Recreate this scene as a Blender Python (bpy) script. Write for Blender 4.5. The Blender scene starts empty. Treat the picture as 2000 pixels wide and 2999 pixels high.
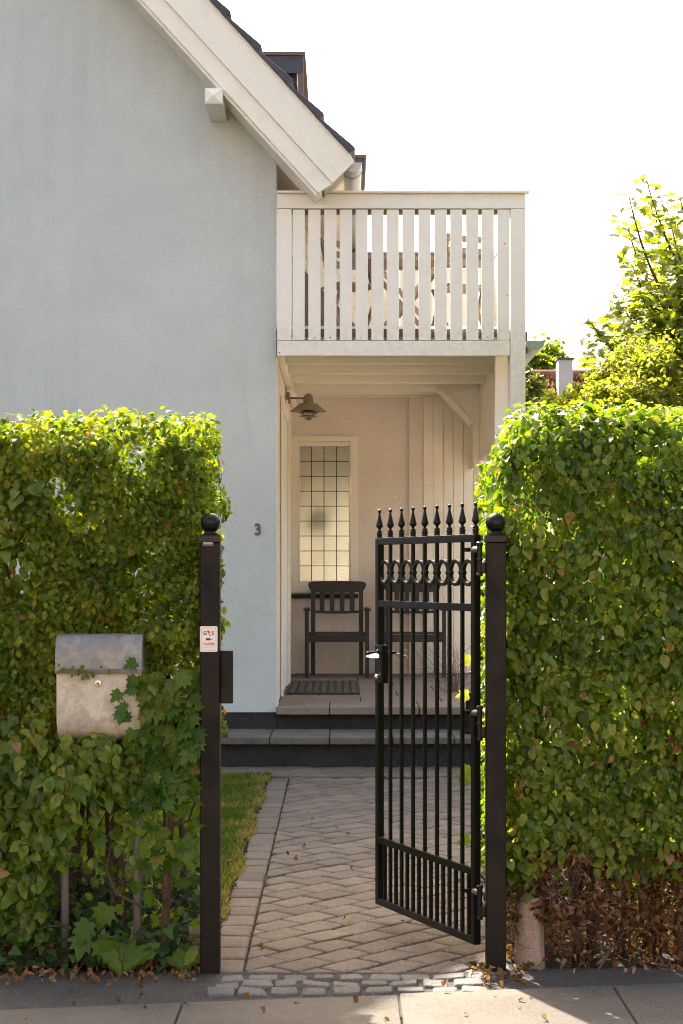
import bpy, bmesh, math, random
import numpy as np
from mathutils import Vector, Matrix, noise
R = math.radians
random.seed(7); RNG = np.random.default_rng(11)
SC = bpy.context.scene
C = SC.collection

# ------------------------------------------------------------------ camera
FPX = 5200.0; HOR = 1672.0; EYE = 1.55
cam_d = bpy.data.cameras.new('camera'); cam = bpy.data.objects.new('camera', cam_d); C.objects.link(cam)
cam.location = (0, 0, EYE); cam.rotation_euler = (R(90), 0, 0)
cam_d.sensor_fit = 'HORIZONTAL'; cam_d.sensor_width = 24.0; cam_d.lens = 24.0 * FPX / 2000.0
cam_d.shift_y = (HOR - 1499.5) / 2000.0
cam_d.clip_start = 0.1; cam_d.clip_end = 600
SC.camera = cam
# ------------------------------------------------------------------ light
SUN_EL = R(45.2); SUN_AZ = R(-21.7)         # azimuth measured from +Y towards +X
w = bpy.data.worlds.new('World'); SC.world = w; w.use_nodes = True
nt = w.node_tree; bg = nt.nodes['Background']
sky = nt.nodes.new('ShaderNodeTexSky'); sky.sky_type = 'NISHITA'; sky.sun_disc = False
sky.sun_elevation = SUN_EL; sky.sun_rotation = SUN_AZ; sky.altitude = 0
sky.air_density = 0.9; sky.dust_density = 6; sky.ozone_density = 0.6
hz = nt.nodes.new('ShaderNodeMix'); hz.data_type = 'RGBA'; hz.blend_type = 'MULTIPLY'; hz.inputs[0].default_value = 1.0; hz.inputs[7].default_value = (1.10, 0.99, 0.83, 1)
nt.links.new(sky.outputs[0], hz.inputs[6]); nt.links.new(hz.outputs[2], bg.inputs[0]); bg.inputs[1].default_value = 0.15
sl = bpy.data.lights.new('sun', 'SUN'); so = bpy.data.objects.new('sun', sl); C.objects.link(so)
sl.energy = 4.8; sl.angle = R(0.5); sl.color = (1.0, 0.90, 0.76)
sd = Vector((math.sin(SUN_AZ) * math.cos(SUN_EL), math.cos(SUN_AZ) * math.cos(SUN_EL), math.sin(SUN_EL)))
so.rotation_euler = sd.to_track_quat('Z', 'Y').to_euler(); so.location = (-8, 20, 22)
SC.view_settings.view_transform = 'Standard'; SC.view_settings.look = 'None'
SC.view_settings.gamma = 1; SC.view_settings.use_curve_mapping = False
SC.view_settings.exposure = 2.2
SC.render.engine = 'CYCLES'
SC.cycles.pixel_filter_type = 'BLACKMAN_HARRIS'; SC.cycles.filter_width = 1.05
SC.cycles.max_bounces = 10; SC.cycles.diffuse_bounces = 5; SC.cycles.transmission_bounces = 6; SC.cycles.transparent_max_bounces = 8
SC.cycles.caustics_reflective = False; SC.cycles.caustics_refractive = False
SC.cycles.sample_clamp_indirect = 6

def gz(y):                                   # the ground rises a little towards the house
    return 0.06 * min(1.0, max(0.0, (y - 7.0) / 6.5))
def W(px, py, y):                            # full-size pixel and distance -> point (used for layout numbers only)
    return Vector(((px - 1000) * y / FPX, y, EYE + (HOR - py) * y / FPX))

# ------------------------------------------------------------------ materials
def mat(name):
    m = bpy.data.materials.new(name); m.use_nodes = True
    n = m.node_tree; b = n.nodes['Principled BSDF']
    return m, n, b
def nd(n, t, **kw):
    x = n.nodes.new(t)
    for k, v in kw.items(): setattr(x, k, v)
    return x
def coords(n, scale=(1, 1, 1), obj=False):
    tc = nd(n, 'ShaderNodeTexCoord'); mp = nd(n, 'ShaderNodeMapping')
    mp.inputs['Scale'].default_value = scale
    n.links.new(tc.outputs['Object'], mp.inputs[0]); return mp.outputs[0]
def noise_n(n, vec, scale, detail=4, rough=0.6, dist=0):
    x = nd(n, 'ShaderNodeTexNoise'); x.inputs['Scale'].default_value = scale
    x.inputs['Detail'].default_value = detail; x.inputs['Roughness'].default_value = rough
    x.inputs['Distortion'].default_value = dist
    n.links.new(vec, x.inputs['Vector']); return x.outputs['Fac']
def ramp(n, fac, stops, interp='LINEAR'):
    x = nd(n, 'ShaderNodeValToRGB'); x.color_ramp.interpolation = interp
    e = x.color_ramp.elements
    while len(e) < len(stops): e.new(0.5)
    for i, (p, c) in enumerate(stops):
        e[i].position = p
        e[i].color = (c, c, c, 1) if isinstance(c, (int, float)) else (c[0], c[1], c[2], 1)
    n.links.new(fac, x.inputs[0]); return x.outputs[0]
def mix(n, fac, a, b, mode='MIX'):
    x = nd(n, 'ShaderNodeMix', data_type='RGBA', blend_type=mode)
    for s, v in ((0, fac), (6, a), (7, b)):
        if isinstance(v, bpy.types.NodeSocket): n.links.new(v, x.inputs[s])
        elif s == 0: x.inputs[0].default_value = v
        else: x.inputs[s].default_value = (v[0], v[1], v[2], 1)
    return x.outputs[2]
def bump(n, b, h, strength, dist=0.01, prev=None):
    x = nd(n, 'ShaderNodeBump'); x.inputs['Strength'].default_value = strength; x.inputs['Distance'].default_value = dist
    n.links.new(h, x.inputs['Height'])
    if prev: n.links.new(prev, x.inputs['Normal'])
    if b: n.links.new(x.outputs[0], b.inputs['Normal'])
    return x.outputs[0]
def setc(n, b, v):
    if isinstance(v, bpy.types.NodeSocket): n.links.new(v, b.inputs['Base Color'])
    else: b.inputs['Base Color'].default_value = (*v, 1)

def m_stucco(name, c1, c2, stain, bscale=55, streak=0.5, crack=True):
    m, n, b = mat(name); v = coords(n)
    big = ramp(n, noise_n(n, v, 1.3, 8, 0.72, 0.4), [(0.36, 0.0), (0.64, 1.0)])
    col = mix(n, big, c1, c2)
    vs = coords(n, (7.0, 7.0, 0.55))
    st = noise_n(n, vs, 1.2, 6, 0.65, 0.3)
    patch = noise_n(n, v, 0.55, 3, 0.5)
    mm = nd(n, 'ShaderNodeMath', operation='MULTIPLY'); n.links.new(ramp(n, st, [(0.45, 0), (0.75, 1)]), mm.inputs[0]); n.links.new(ramp(n, patch, [(0.42, 0), (0.62, 1)]), mm.inputs[1])
    m2 = nd(n, 'ShaderNodeMath', operation='MULTIPLY'); n.links.new(mm.outputs[0], m2.inputs[0]); m2.inputs[1].default_value = streak
    col = mix(n, m2.outputs[0], col, stain)
    grain = noise_n(n, v, bscale, 5, 0.6)
    col = mix(n, ramp(n, grain, [(0.3, 0.30), (0.52, 0.0)]), col, stain)
    pit = ramp(n, noise_n(n, v, 17, 6, 0.85), [(0.66, 0.0), (0.74, 0.30)])
    col = mix(n, pit, col, stain)
    if crack:
        vd = nd(n, 'ShaderNodeTexVoronoi', feature='DISTANCE_TO_EDGE'); vd.inputs['Scale'].default_value = 0.55
        wob = nd(n, 'ShaderNodeVectorMath', operation='ADD'); nz = nd(n, 'ShaderNodeTexNoise'); nz.inputs['Scale'].default_value = 1.6; nz.inputs['Detail'].default_value = 6
        n.links.new(v, nz.inputs['Vector']); n.links.new(v, wob.inputs[0]); n.links.new(nz.outputs['Color'], wob.inputs[1]); n.links.new(wob.outputs[0], vd.inputs['Vector'])
        cr = ramp(n, vd.outputs['Distance'], [(0.0, 0.32), (0.0025, 0.0)])
        pm = ramp(n, noise_n(n, v, 0.7, 2), [(0.54, 0), (0.60, 1)])
        m3 = nd(n, 'ShaderNodeMath', operation='MULTIPLY'); n.links.new(cr, m3.inputs[0]); n.links.new(pm, m3.inputs[1])
        col = mix(n, m3.outputs[0], col, (0.16, 0.14, 0.12))
    setc(n, b, col); b.inputs['Roughness'].default_value = 0.9; b.inputs['Specular IOR Level'].default_value = 0.2
    p = bump(n, None, noise_n(n, v, bscale, 4, 0.55), 0.38, 0.009)
    bump(n, b, noise_n(n, v, 6, 3), 0.25, 0.02, p)
    return m
def m_paint(name, c, dirt=(0.30, 0.27, 0.22), amt=0.25, rough=0.5, grain=(3, 3, 40), bs=0.25):
    m, n, b = mat(name); v = coords(n)
    f = ramp(n, noise_n(n, v, 5, 7, 0.72), [(0.52, 0), (0.8, 1)])
    mm = nd(n, 'ShaderNodeMath', operation='MULTIPLY'); n.links.new(f, mm.inputs[0]); mm.inputs[1].default_value = amt
    col = mix(n, mm.outputs[0], c, dirt)
    g = noise_n(n, coords(n, grain), 6, 5, 0.6)
    col = mix(n, ramp(n, g, [(0.3, 0.10), (0.6, 0.0)]), col, dirt)
    spots = ramp(n, noise_n(n, v, 70, 2, 0.4), [(0.74, 0), (0.79, 0.6)])
    col = mix(n, spots, col, dirt)
    setc(n, b, col); b.inputs['Roughness'].default_value = rough
    bump(n, b, g, bs, 0.004); return m
def m_metal(name, c, rough=0.4, metallic=0.0, dust=None, dustamt=0.3, bs=0.1, bscale=60):
    m, n, b = mat(name); v = coords(n)
    col = c
    if dust:
        f = ramp(n, noise_n(n, v, 7, 7, 0.7), [(0.45, 0), (0.75, 1)])
        mm = nd(n, 'ShaderNodeMath', operation='MULTIPLY'); n.links.new(f, mm.inputs[0]); mm.inputs[1].default_value = dustamt
        col = mix(n, mm.outputs[0], c, dust)
        sp = ramp(n, noise_n(n, v, 160, 2, 0.5), [(0.68, 0), (0.76, 0.5)])
        col = mix(n, sp, col, dust)
    setc(n, b, col); b.inputs['Metallic'].default_value = metallic
    rr = ramp(n, noise_n(n, v, 9, 5), [(0.3, rough * 0.8), (0.7, min(1, rough * 1.35))]); n.links.new(rr, b.inputs['Roughness'])
    bump(n, b, noise_n(n, v, bscale, 4), bs, 0.003); return m
def m_rock(name, c1, c2, scale=30, bs=0.5, speck=None, rough=0.85, attr=False, dist=0.006):
    m, n, b = mat(name); v = coords(n)
    col = mix(n, ramp(n, noise_n(n, v, 3.1, 9, 0.8), [(0.36, 0), (0.64, 1)]), c1, c2)
    if attr:
        a = nd(n, 'ShaderNodeAttribute'); a.attribute_name = 'tint'
        k = ramp(n, a.outputs['Fac'], [(0, 0.80), (0.5, 1.0), (1, 1.16)])
        col = mix(n, 1.0, col, k, 'MULTIPLY')
    if speck:
        s1 = ramp(n, noise_n(n, v, 115, 3, 0.75), [(0.60, 0), (0.66, 0.9)]); col = mix(n, s1, col, speck)
        s2 = ramp(n, noise_n(n, v, 90, 3, 0.75), [(0.34, 0.8), (0.42, 0)]); col = mix(n, s2, col, tuple(x * 0.35 for x in c1))
    setc(n, b, col); b.inputs['Roughness'].default_value = rough; b.inputs['Specular IOR Level'].default_value = 0.3
    p = bump(n, None, noise_n(n, v, scale, 6, 0.7), bs, dist)
    bump(n, b, noise_n(n, v, scale * 6, 3), bs * 0.6, dist * 0.4, p)
    return m
def m_leaf(name, stops, trans=0.5, tcol=1.7, rough=0.45, spec=0.30):
    """stops: colour over the per-leaf value 'tint'"""
    m, n, b = mat(name)
    a = nd(n, 'ShaderNodeAttribute'); a.attribute_name = 'tint'
    col = ramp(n, a.outputs['Fac'], stops)
    v = coords(n); col = mix(n, ramp(n, noise_n(n, v, 60, 3), [(0.35, 0.35), (0.6, 0.0)]), col, (0.03, 0.05, 0.01))
    setc(n, b, col); b.inputs['Roughness'].default_value = rough; b.inputs['Specular IOR Level'].default_value = spec
    bump(n, b, noise_n(n, v, 180, 3), 0.35, 0.003)
    t = nd(n, 'ShaderNodeBsdfTranslucent')
    tc = mix(n, 1.0, col, (tcol * 1.22, tcol * 1.22, tcol * 0.30), 'MULTIPLY'); n.links.new(tc, t.inputs[0])
    ms = nd(n, 'ShaderNodeMixShader'); ms.inputs[0].default_value = trans
    n.links.new(b.outputs[0], ms.inputs[1]); n.links.new(t.outputs[0], ms.inputs[2])
    n.links.new(ms.outputs[0], n.nodes['Material Output'].inputs[0]); return m

M = {}
M['wall'] = m_stucco('blue_plaster', (0.492, 0.55, 0.548), (0.56, 0.608, 0.598), (0.35, 0.36, 0.33), 60, 0.26)
M['porchwall'] = m_stucco('porch_plaster', (0.72, 0.66, 0.60), (0.78, 0.72, 0.66), (0.50, 0.44, 0.38), 42, 0.35, True)  # the porch's warm bounced light is painted into this plaster colour
M['cornerwall'] = m_stucco('corner_plaster', (0.74, 0.68, 0.60), (0.78, 0.72, 0.64), (0.5, 0.42, 0.34), 42, 0.3, False)
M['plinth'] = m_rock('black_tar_plinth', (0.022, 0.022, 0.026), (0.04, 0.038, 0.04), 14, 1.0, (0.10, 0.095, 0.09), 0.75, dist=0.03)
M['cream'] = m_paint('bounce_warmed_cream', (0.84, 0.80, 0.71), amt=0.10)  # warm bounced light on the porch timber is put into this cream
M['facade'] = m_paint('tan_facade', (0.50, 0.42, 0.33))
M['white'] = m_paint('white_paint', (0.82, 0.80, 0.75), dirt=(0.34, 0.33, 0.27), amt=0.15)
_n = M['white'].node_tree; _b = _n.nodes['Principled BSDF']; _src = _b.inputs['Base Color'].links[0].from_socket
_tc = nd(_n, 'ShaderNodeTexCoord'); _sx = nd(_n, 'ShaderNodeSeparateXYZ'); _n.links.new(_tc.outputs['Object'], _sx.inputs[0])
_al = ramp(_n, noise_n(_n, coords(_n), 28, 6, .75), [(0.40, 0), (0.62, 1)])
_mr = nd(_n, 'ShaderNodeMapRange'); _mr.inputs['From Min'].default_value = 3.43; _mr.inputs['From Max'].default_value = 3.56; _mr.inputs['To Min'].default_value = .22; _mr.inputs['To Max'].default_value = 0
_n.links.new(_sx.outputs[2], _mr.inputs[0]); _mm = nd(_n, 'ShaderNodeMath', operation='MULTIPLY'); _n.links.new(_al, _mm.inputs[0]); _n.links.new(_mr.outputs[0], _mm.inputs[1])
setc(_n, _b, mix(_n, _mm.outputs[0], _src, (0.30, 0.31, 0.22)))
M['barge'] = m_paint('barge_paint', (0.83, 0.81, 0.72), dirt=(0.33, 0.31, 0.25), amt=0.18, grain=(12, 12, 12))
M['pinkboard'] = m_paint('beige_board', (0.55, 0.47, 0.40), amt=0.3)
M['slate'] = m_rock('slate_blue_tile', (0.045, 0.052, 0.068), (0.065, 0.072, 0.09), 20, 0.3, None, 0.5)
M['darkmetal'] = m_metal('dormer_sheet', (0.035, 0.04, 0.055), 0.45, 0.0, (0.10, 0.10, 0.11), 0.4)
M['brownwood'] = m_paint('weathered_wood', (0.14, 0.105, 0.085), (0.26, 0.22, 0.18), 0.7, 0.75, (2, 2, 30), 0.6)
M['zinc'] = m_metal('grey_zinc', (0.42, 0.42, 0.42), 0.45, 0.6, (0.25, 0.23, 0.2), 0.4)
M['copper'] = m_metal('verdigris', (0.30, 0.37, 0.34), 0.7, 0.1, (0.16, 0.15, 0.12), 0.4)
M['black'] = m_metal('black_enamel', (0.006, 0.006, 0.006), 0.32, 0.0, (0.02, 0.018, 0.016), 0.25)
M['blackpost'] = m_metal('black_post_paint', (0.003, 0.0028, 0.0026), 0.5, 0.0, (0.014, 0.0095, 0.007), 0.8, 0.15)
M['chair'] = m_paint('dark_chair_paint', (0.010, 0.010, 0.012), (0.03, 0.027, 0.025), 0.3, 0.5, (30, 30, 30), 0.2)
M['rubber'] = m_paint('mat_rubber', (0.030, 0.026, 0.022), (0.08, 0.07, 0.06), 0.4, 0.9)
M['matrib'] = m_paint('mat_bristle', (0.075, 0.062, 0.052), (0.12, 0.10, 0.085), 0.5, 0.95, (80, 80, 80), 0.8)
M['stone'] = m_rock('porch_stone', (0.25, 0.195, 0.16), (0.17, 0.13, 0.11), 16, 0.5, (0.32, 0.27, 0.23), 0.8)
M['stepstone'] = m_rock('step_stone', (0.155, 0.14, 0.12), (0.085, 0.078, 0.066), 16, 0.6, (0.24, 0.23, 0.2), 0.85)
M['paver'] = m_rock('concrete_paver', (0.158, 0.130, 0.106), (0.112, 0.094, 0.079), 45, 1.0, (0.36, 0.33, 0.29), 0.9, True)
M['sett'] = m_rock('granite_sett', (0.150, 0.140, 0.125), (0.095, 0.094, 0.094), 26, 1.0, (0.30, 0.285, 0.26), 0.75, True, 0.012)
M['slab'] = m_rock('sidewalk_slab', (0.125, 0.107, 0.088), (0.086, 0.075, 0.064), 24, 0.6, (0.25, 0.23, 0.20), 0.9)
M['asphalt'] = m_rock('gravelly_asphalt', (0.085, 0.079, 0.073), (0.055, 0.050, 0.046), 80, 1.0, (0.24, 0.225, 0.21), 0.9, dist=0.01)
M['joint'] = m_rock('joint_soil', (0.018, 0.014, 0.010), (0.028, 0.022, 0.016), 60, 1.0, (0.07, 0.055, 0.04), 0.95, dist=0.01)
M['soil'] = m_rock('soil', (0.025, 0.018, 0.012), (0.04, 0.028, 0.019), 30, 1.0, (0.09, 0.065, 0.045), 0.95, dist=0.02)
M['road'] = m_rock('road', (0.20, 0.19, 0.175), (0.24, 0.225, 0.205), 30, 0.6, (0.3, 0.29, 0.28), 0.9)
M['lawnbase'] = m_rock('lawn_base', (0.025, 0.034, 0.010), (0.04, 0.04, 0.016), 30, 1.0, (0.13, 0.13, 0.05), 0.95, dist=0.02)
M['bark'] = m_rock('bark', (0.115, 0.075, 0.052), (0.075, 0.05, 0.036), 40, 1.0, (0.19, 0.14, 0.1), 0.9, dist=0.01)
M['twig'] = m_rock('dead_twig', (0.14, 0.085, 0.06), (0.09, 0.055, 0.04), 40, 0.5, None, 0.9)
M['terr'] = m_rock('added_terrace_paving', (0.42, 0.36, 0.29), (0.36, 0.31, 0.25), 24, .3)
M['stump'] = m_rock('pale_stump', (0.40, 0.31, 0.25), (0.28, 0.21, 0.165), 18, 1.0, (0.16, 0.12, 0.10), 0.9, dist=0.02)
M['pole'] = m_metal('galvanised_pole', (0.20, 0.19, 0.185), 0.5, 0.3, (0.10, 0.09, 0.08), 0.6)
M['glassclear'] = None
M['chrome'] = m_metal('worn_chrome', (0.62, 0.58, 0.54), 0.28, 0.9, (0.2, 0.17, 0.13), 0.3, 0.4)
M['zincdark'] = m_metal('dull_zinc', (0.16, 0.15, 0.14), 0.4, 0.6)
M['lamp'] = m_metal('lamp_copper', (0.28, 0.245, 0.20), 0.5, 0.4, (0.16, 0.17, 0.14), 0.6)
M['bronze'] = m_metal('bronze_number', (0.13, 0.105, 0.08), 0.5, 0.3, (0.07, 0.06, 0.05), 0.3)
M['signwhite'] = m_metal('sign_white', (0.72, 0.69, 0.64), 0.5, 0, (0.5, 0.46, 0.4), 0.2)
M['signred'] = m_metal('sign_red', (0.62, 0.05, 0.03), 0.5)
M['signblack'] = m_metal('sign_black', (0.03, 0.03, 0.03), 0.5)
M['lead'] = m_metal('lead_came', (0.055, 0.055, 0.06), 0.5, 0.3)
M['redtile'] = m_rock('red_pantile', (0.22, 0.085, 0.055), (0.13, 0.06, 0.045), 4, 0.5, None, 0.85)
M['chimney'] = m_rock('chimney_render', (0.62, 0.58, 0.56), (0.5, 0.46, 0.44), 8, 0.4)
# galvanised mailbox sheet, pale worn patches over grey
def m_mail(name, pale, grey, thr):
    m, n, b = mat(name); v = coords(n)
    f = ramp(n, noise_n(n, v, 11, 8, 0.72, 0.8), [(thr, 0), (thr + 0.2, 1)])
    col = mix(n, f, grey, pale)
    sp = nd(n, 'ShaderNodeTexVoronoi'); sp.inputs['Scale'].default_value = 70; n.links.new(v, sp.inputs['Vector'])
    col = mix(n, ramp(n, sp.outputs['Color'], [(0.2, 0.22), (0.8, 0.0)]), col, tuple(x * 0.6 for x in grey))
    sc = ramp(n, noise_n(n, coords(n, (3, 3, 9)), 18, 7, 0.75), [(0.62, 0), (0.7, 0.6)]); col = mix(n, sc, col, tuple(x * 0.5 for x in grey))
    setc(n, b, col); b.inputs['Roughness'].default_value = 0.6; b.inputs['Metallic'].default_value = 0.15
    bump(n, b, noise_n(n, v, 30, 5), 0.15, 0.003); return m
for k_ in ('black', 'blackpost'): M[k_].node_tree.nodes['Principled BSDF'].inputs['Specular IOR Level'].default_value = 0.22
M['mailbody'] = m_mail('mailbox_zinc', (0.54, 0.50, 0.42), (0.33, 0.31, 0.275), 0.36)
M['maillid'] = m_mail('mailbox_lid_zinc', (0.33, 0.32, 0.295), (0.20, 0.20, 0.20), 0.45)
# leaded obscured glass
gm, gn, gb = mat('ripple_glass'); gb.inputs['Base Color'].default_value = (0.56, 0.555, 0.46, 1)
gb.inputs['Transmission Weight'].default_value = 1.0; gb.inputs['Roughness'].default_value = 0.42; gb.inputs['IOR'].default_value = 1.35
sn = nd(gn, 'ShaderNodeVectorMath', operation='SNAP'); sn.inputs[1].default_value = (0.1315, 10, 0.1583)
of = nd(gn, 'ShaderNodeVectorMath', operation='ADD'); of.inputs[1].default_value = (0.441, 0, 0.117); gn.links.new(coords(gn), of.inputs[0]); gn.links.new(of.outputs[0], sn.inputs[0])
wnn = nd(gn, 'ShaderNodeTexWhiteNoise'); gn.links.new(sn.outputs[0], wnn.inputs['Vector'])
setc(gn, gb, ramp(gn, wnn.outputs['Value'], [(0, (0.50, 0.51, 0.40)), (0.5, (0.56, 0.555, 0.46)), (1, (0.62, 0.60, 0.52))]))
gv = coords(gn); bump(gn, gb, noise_n(gn, coords(gn, (1, 1, 3)), 22, 4), 0.9, 0.02); M['glass'] = gm
cm, cn, cb = mat('clear_glass'); cb.inputs['Transmission Weight'].default_value = 1; cb.inputs['Roughness'].default_value = 0.05; M['glassclear'] = cm

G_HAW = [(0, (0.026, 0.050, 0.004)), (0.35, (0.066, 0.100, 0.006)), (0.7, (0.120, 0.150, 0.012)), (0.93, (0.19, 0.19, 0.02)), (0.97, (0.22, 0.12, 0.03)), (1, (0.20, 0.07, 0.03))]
G_ELM = [(0, (0.028, 0.058, 0.005)), (0.4, (0.074, 0.118, 0.008)), (0.75, (0.125, 0.165, 0.014)), (0.92, (0.19, 0.20, 0.03)), (1, (0.24, 0.14, 0.06))]
G_MAP = [(0, (0.032, 0.080, 0.007)), (0.5, (0.070, 0.140, 0.012)), (0.85, (0.13, 0.19, 0.022)), (1, (0.20, 0.20, 0.04))]
G_BRN = [(0, (0.06, 0.028, 0.015)), (0.4, (0.17, 0.075, 0.034)), (0.75, (0.28, 0.155, 0.085)), (1, (0.36, 0.27, 0.20))]
G_IVY = [(0, (0.012, 0.032, 0.012)), (0.6, (0.022, 0.055, 0.018)), (1, (0.05, 0.09, 0.02))]
G_YEL = [(0, (0.14, 0.16, 0.02)), (0.5, (0.20, 0.20, 0.03)), (1, (0.28, 0.23, 0.05))]
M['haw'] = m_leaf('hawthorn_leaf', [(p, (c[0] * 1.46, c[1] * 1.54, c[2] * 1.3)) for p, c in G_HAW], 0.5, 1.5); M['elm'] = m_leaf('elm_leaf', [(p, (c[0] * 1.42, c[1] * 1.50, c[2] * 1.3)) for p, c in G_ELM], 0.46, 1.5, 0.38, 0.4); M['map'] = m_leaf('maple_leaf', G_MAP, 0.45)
M['dead'] = m_leaf('dead_leaf', G_BRN, 0.25, 1.1, 0.8, 0.1); M['ivy'] = m_leaf('ivy_leaf', G_IVY, 0.2, 1.3, 0.6, 0.12)
M['yel'] = m_leaf('pale_leaf', G_YEL, 0.5, 1.15); M['tree'] = m_leaf('tree_leaf', [(0, (0.10, 0.15, 0.018)), (0.5, (0.19, 0.24, 0.035)), (1, (0.30, 0.30, 0.07))], 0.58, 1.4); M['grass'] = m_leaf('grass_blade', [(0, (0.07, 0.12, 0.016)), (0.6, (0.14, 0.18, 0.03)), (0.85, (0.24, 0.21, 0.07)), (1, (0.32, 0.24, 0.12))], 0.4, 1.3, 0.6, 0.2)
M['conifer'] = m_leaf('conifer_leaf', [(0, (0.05, 0.075, 0.012)), (0.6, (0.12, 0.13, 0.02)), (1, (0.22, 0.20, 0.03))], 0.3, 1.4)

# ------------------------------------------------------------------ mesh helpers
class MB:
    def __init__(s): s.v = []; s.f = []
    def add(s, vs, fs):
        o = len(s.v); s.v += [tuple(p) for p in vs]; s.f += [tuple(i + o for i in f) for f in fs]; return s
    def box(s, x0, x1, y0, y1, z0, z1):
        return s.add([(x0, y0, z0), (x1, y0, z0), (x1, y1, z0), (x0, y1, z0), (x0, y0, z1), (x1, y0, z1), (x1, y1, z1), (x0, y1, z1)],
                     [(0, 3, 2, 1), (4, 5, 6, 7), (0, 1, 5, 4), (1, 2, 6, 5), (2, 3, 7, 6), (3, 0, 4, 7)])
    def prism(s, poly, y0, y1, axis='y'):
        """polygon (a, b) extruded along an axis: 'y' -> (x, z); 'z' -> (x, y); 'x' -> (y, z)"""
        n = len(poly); f = {'y': lambda a, b, t: (a, t, b), 'z': lambda a, b, t: (a, b, t), 'x': lambda a, b, t: (t, a, b)}[axis]
        vs = [f(a, b, y0) for a, b in poly] + [f(a, b, y1) for a, b in poly]
        return s.add(vs, [tuple(range(n)), tuple(range(2 * n - 1, n - 1, -1))] + [(i, i + n, (i + 1) % n + n, (i + 1) % n) for i in range(n)])
    def tube(s, pts, rad, k=6, cap=True):
        pts = [Vector(p) for p in pts]; n = len(pts)
        if not hasattr(rad, '__len__'): rad = [rad] * n
        o = len(s.v); prev = None
        for i, p in enumerate(pts):
            d = (pts[min(i + 1, n - 1)] - pts[max(i - 1, 0)]).normalized()
            a = prev if prev is not None else (Vector((1, 0, 0)) if abs(d.x) < 0.9 else Vector((0, 1, 0)))
            a = (a - d * a.dot(d)).normalized(); prev = a; b = d.cross(a)
            for j in range(k):
                t = 2 * math.pi * j / k; q = p + (a * math.cos(t) + b * math.sin(t)) * rad[i]; s.v.append(tuple(q))
        for i in range(n - 1):
            for j in range(k):
                j2 = (j + 1) % k; s.f.append((o + i * k + j, o + i * k + j2, o + (i + 1) * k + j2, o + (i + 1) * k + j))
        if cap: s.f.append(tuple(o + j for j in range(k - 1, -1, -1))); s.f.append(tuple(o + (n - 1) * k + j for j in range(k)))
        return s
    def lathe(s, prof, c, k=24, rot=0.0):
        o = len(s.v); n = len(prof)
        for r, z in prof:
            for j in range(k):
                t = 2 * math.pi * j / k + rot; s.v.append((c[0] + r * math.cos(t), c[1] + r * math.sin(t), c[2] + z))
        for i in range(n - 1):
            for j in range(k):
                j2 = (j + 1) % k; s.f.append((o + i * k + j, o + i * k + j2, o + (i + 1) * k + j2, o + (i + 1) * k + j))
        s.f.append(tuple(o + j for j in range(k - 1, -1, -1))); s.f.append(tuple(o + (n - 1) * k + j for j in range(k)))
        return s
    def xf(s, mtx):
        s.v = [tuple(mtx @ Vector(p)) for p in s.v]; return s

def setp(o, label=None, cat=None, group=None, kind=None):
    if label: o['label'] = label
    if cat: o['category'] = cat
    if group: o['group'] = group
    if kind: o['kind'] = kind
    return o
def adopt(o, parent):
    if parent is not None:
        o.parent = parent
        if parent.type == 'EMPTY' and not parent.get('_local'):
            o.matrix_parent_inverse = Matrix.Translation(-Vector(parent.location))
def obj(name, mb, m, parent=None, bevel=0, smooth=False, seg=2, **kw):
    me = bpy.data.meshes.new(name); me.from_pydata(mb.v, [], mb.f); me.update()
    bm = bmesh.new(); bm.from_mesh(me); bmesh.ops.recalc_face_normals(bm, faces=bm.faces); bm.to_mesh(me); bm.free()
    me.materials.append(m); o = bpy.data.objects.new(name, me); C.objects.link(o); adopt(o, parent)
    if smooth: me.shade_smooth()
    if bevel:
        b = o.modifiers.new('b', 'BEVEL'); b.width = bevel; b.segments = seg; b.limit_method = 'ANGLE'; b.angle_limit = R(30)
        me.shade_smooth(); wn = o.modifiers.new('w', 'WEIGHTED_NORMAL'); wn.keep_sharp = True
    return setp(o, **kw)
def thing(name, label, cat, loc=(0, 0, 0), group=None, local=False):
    o = bpy.data.objects.new(name, None); C.objects.link(o); o.location = loc; o.empty_display_size = 0.1
    if local: o['_local'] = True
    return setp(o, label, cat, group)
def text(name, s, size, m, parent, mtx, ext=0.001, off=0.0, sx=1.0, **kw):
    cu = bpy.data.curves.new(name, 'FONT'); cu.body = s; cu.size = size; cu.extrude = ext; cu.offset = off; cu.align_x = 'CENTER'; cu.align_y = 'CENTER'
    t = bpy.data.objects.new(name + '_tmp', cu); C.objects.link(t)
    dg = bpy.context.evaluated_depsgraph_get(); me = bpy.data.meshes.new_from_object(t.evaluated_get(dg))
    bpy.data.objects.remove(t); me.transform(mtx @ Matrix.Diagonal((sx, 1, 1, 1))); me.name = name
    me.materials.clear(); me.materials.append(m)
    o = bpy.data.objects.new(name, me); C.objects.link(o); adopt(o, parent); return setp(o, **kw)
def copy_tree(o, parent=None):
    c = o.copy(); C.objects.link(c); c.parent = parent
    if parent is not None: c.matrix_parent_inverse = o.matrix_parent_inverse.copy()
    for ch in list(o.children): copy_tree(ch, c)
    return c

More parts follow.
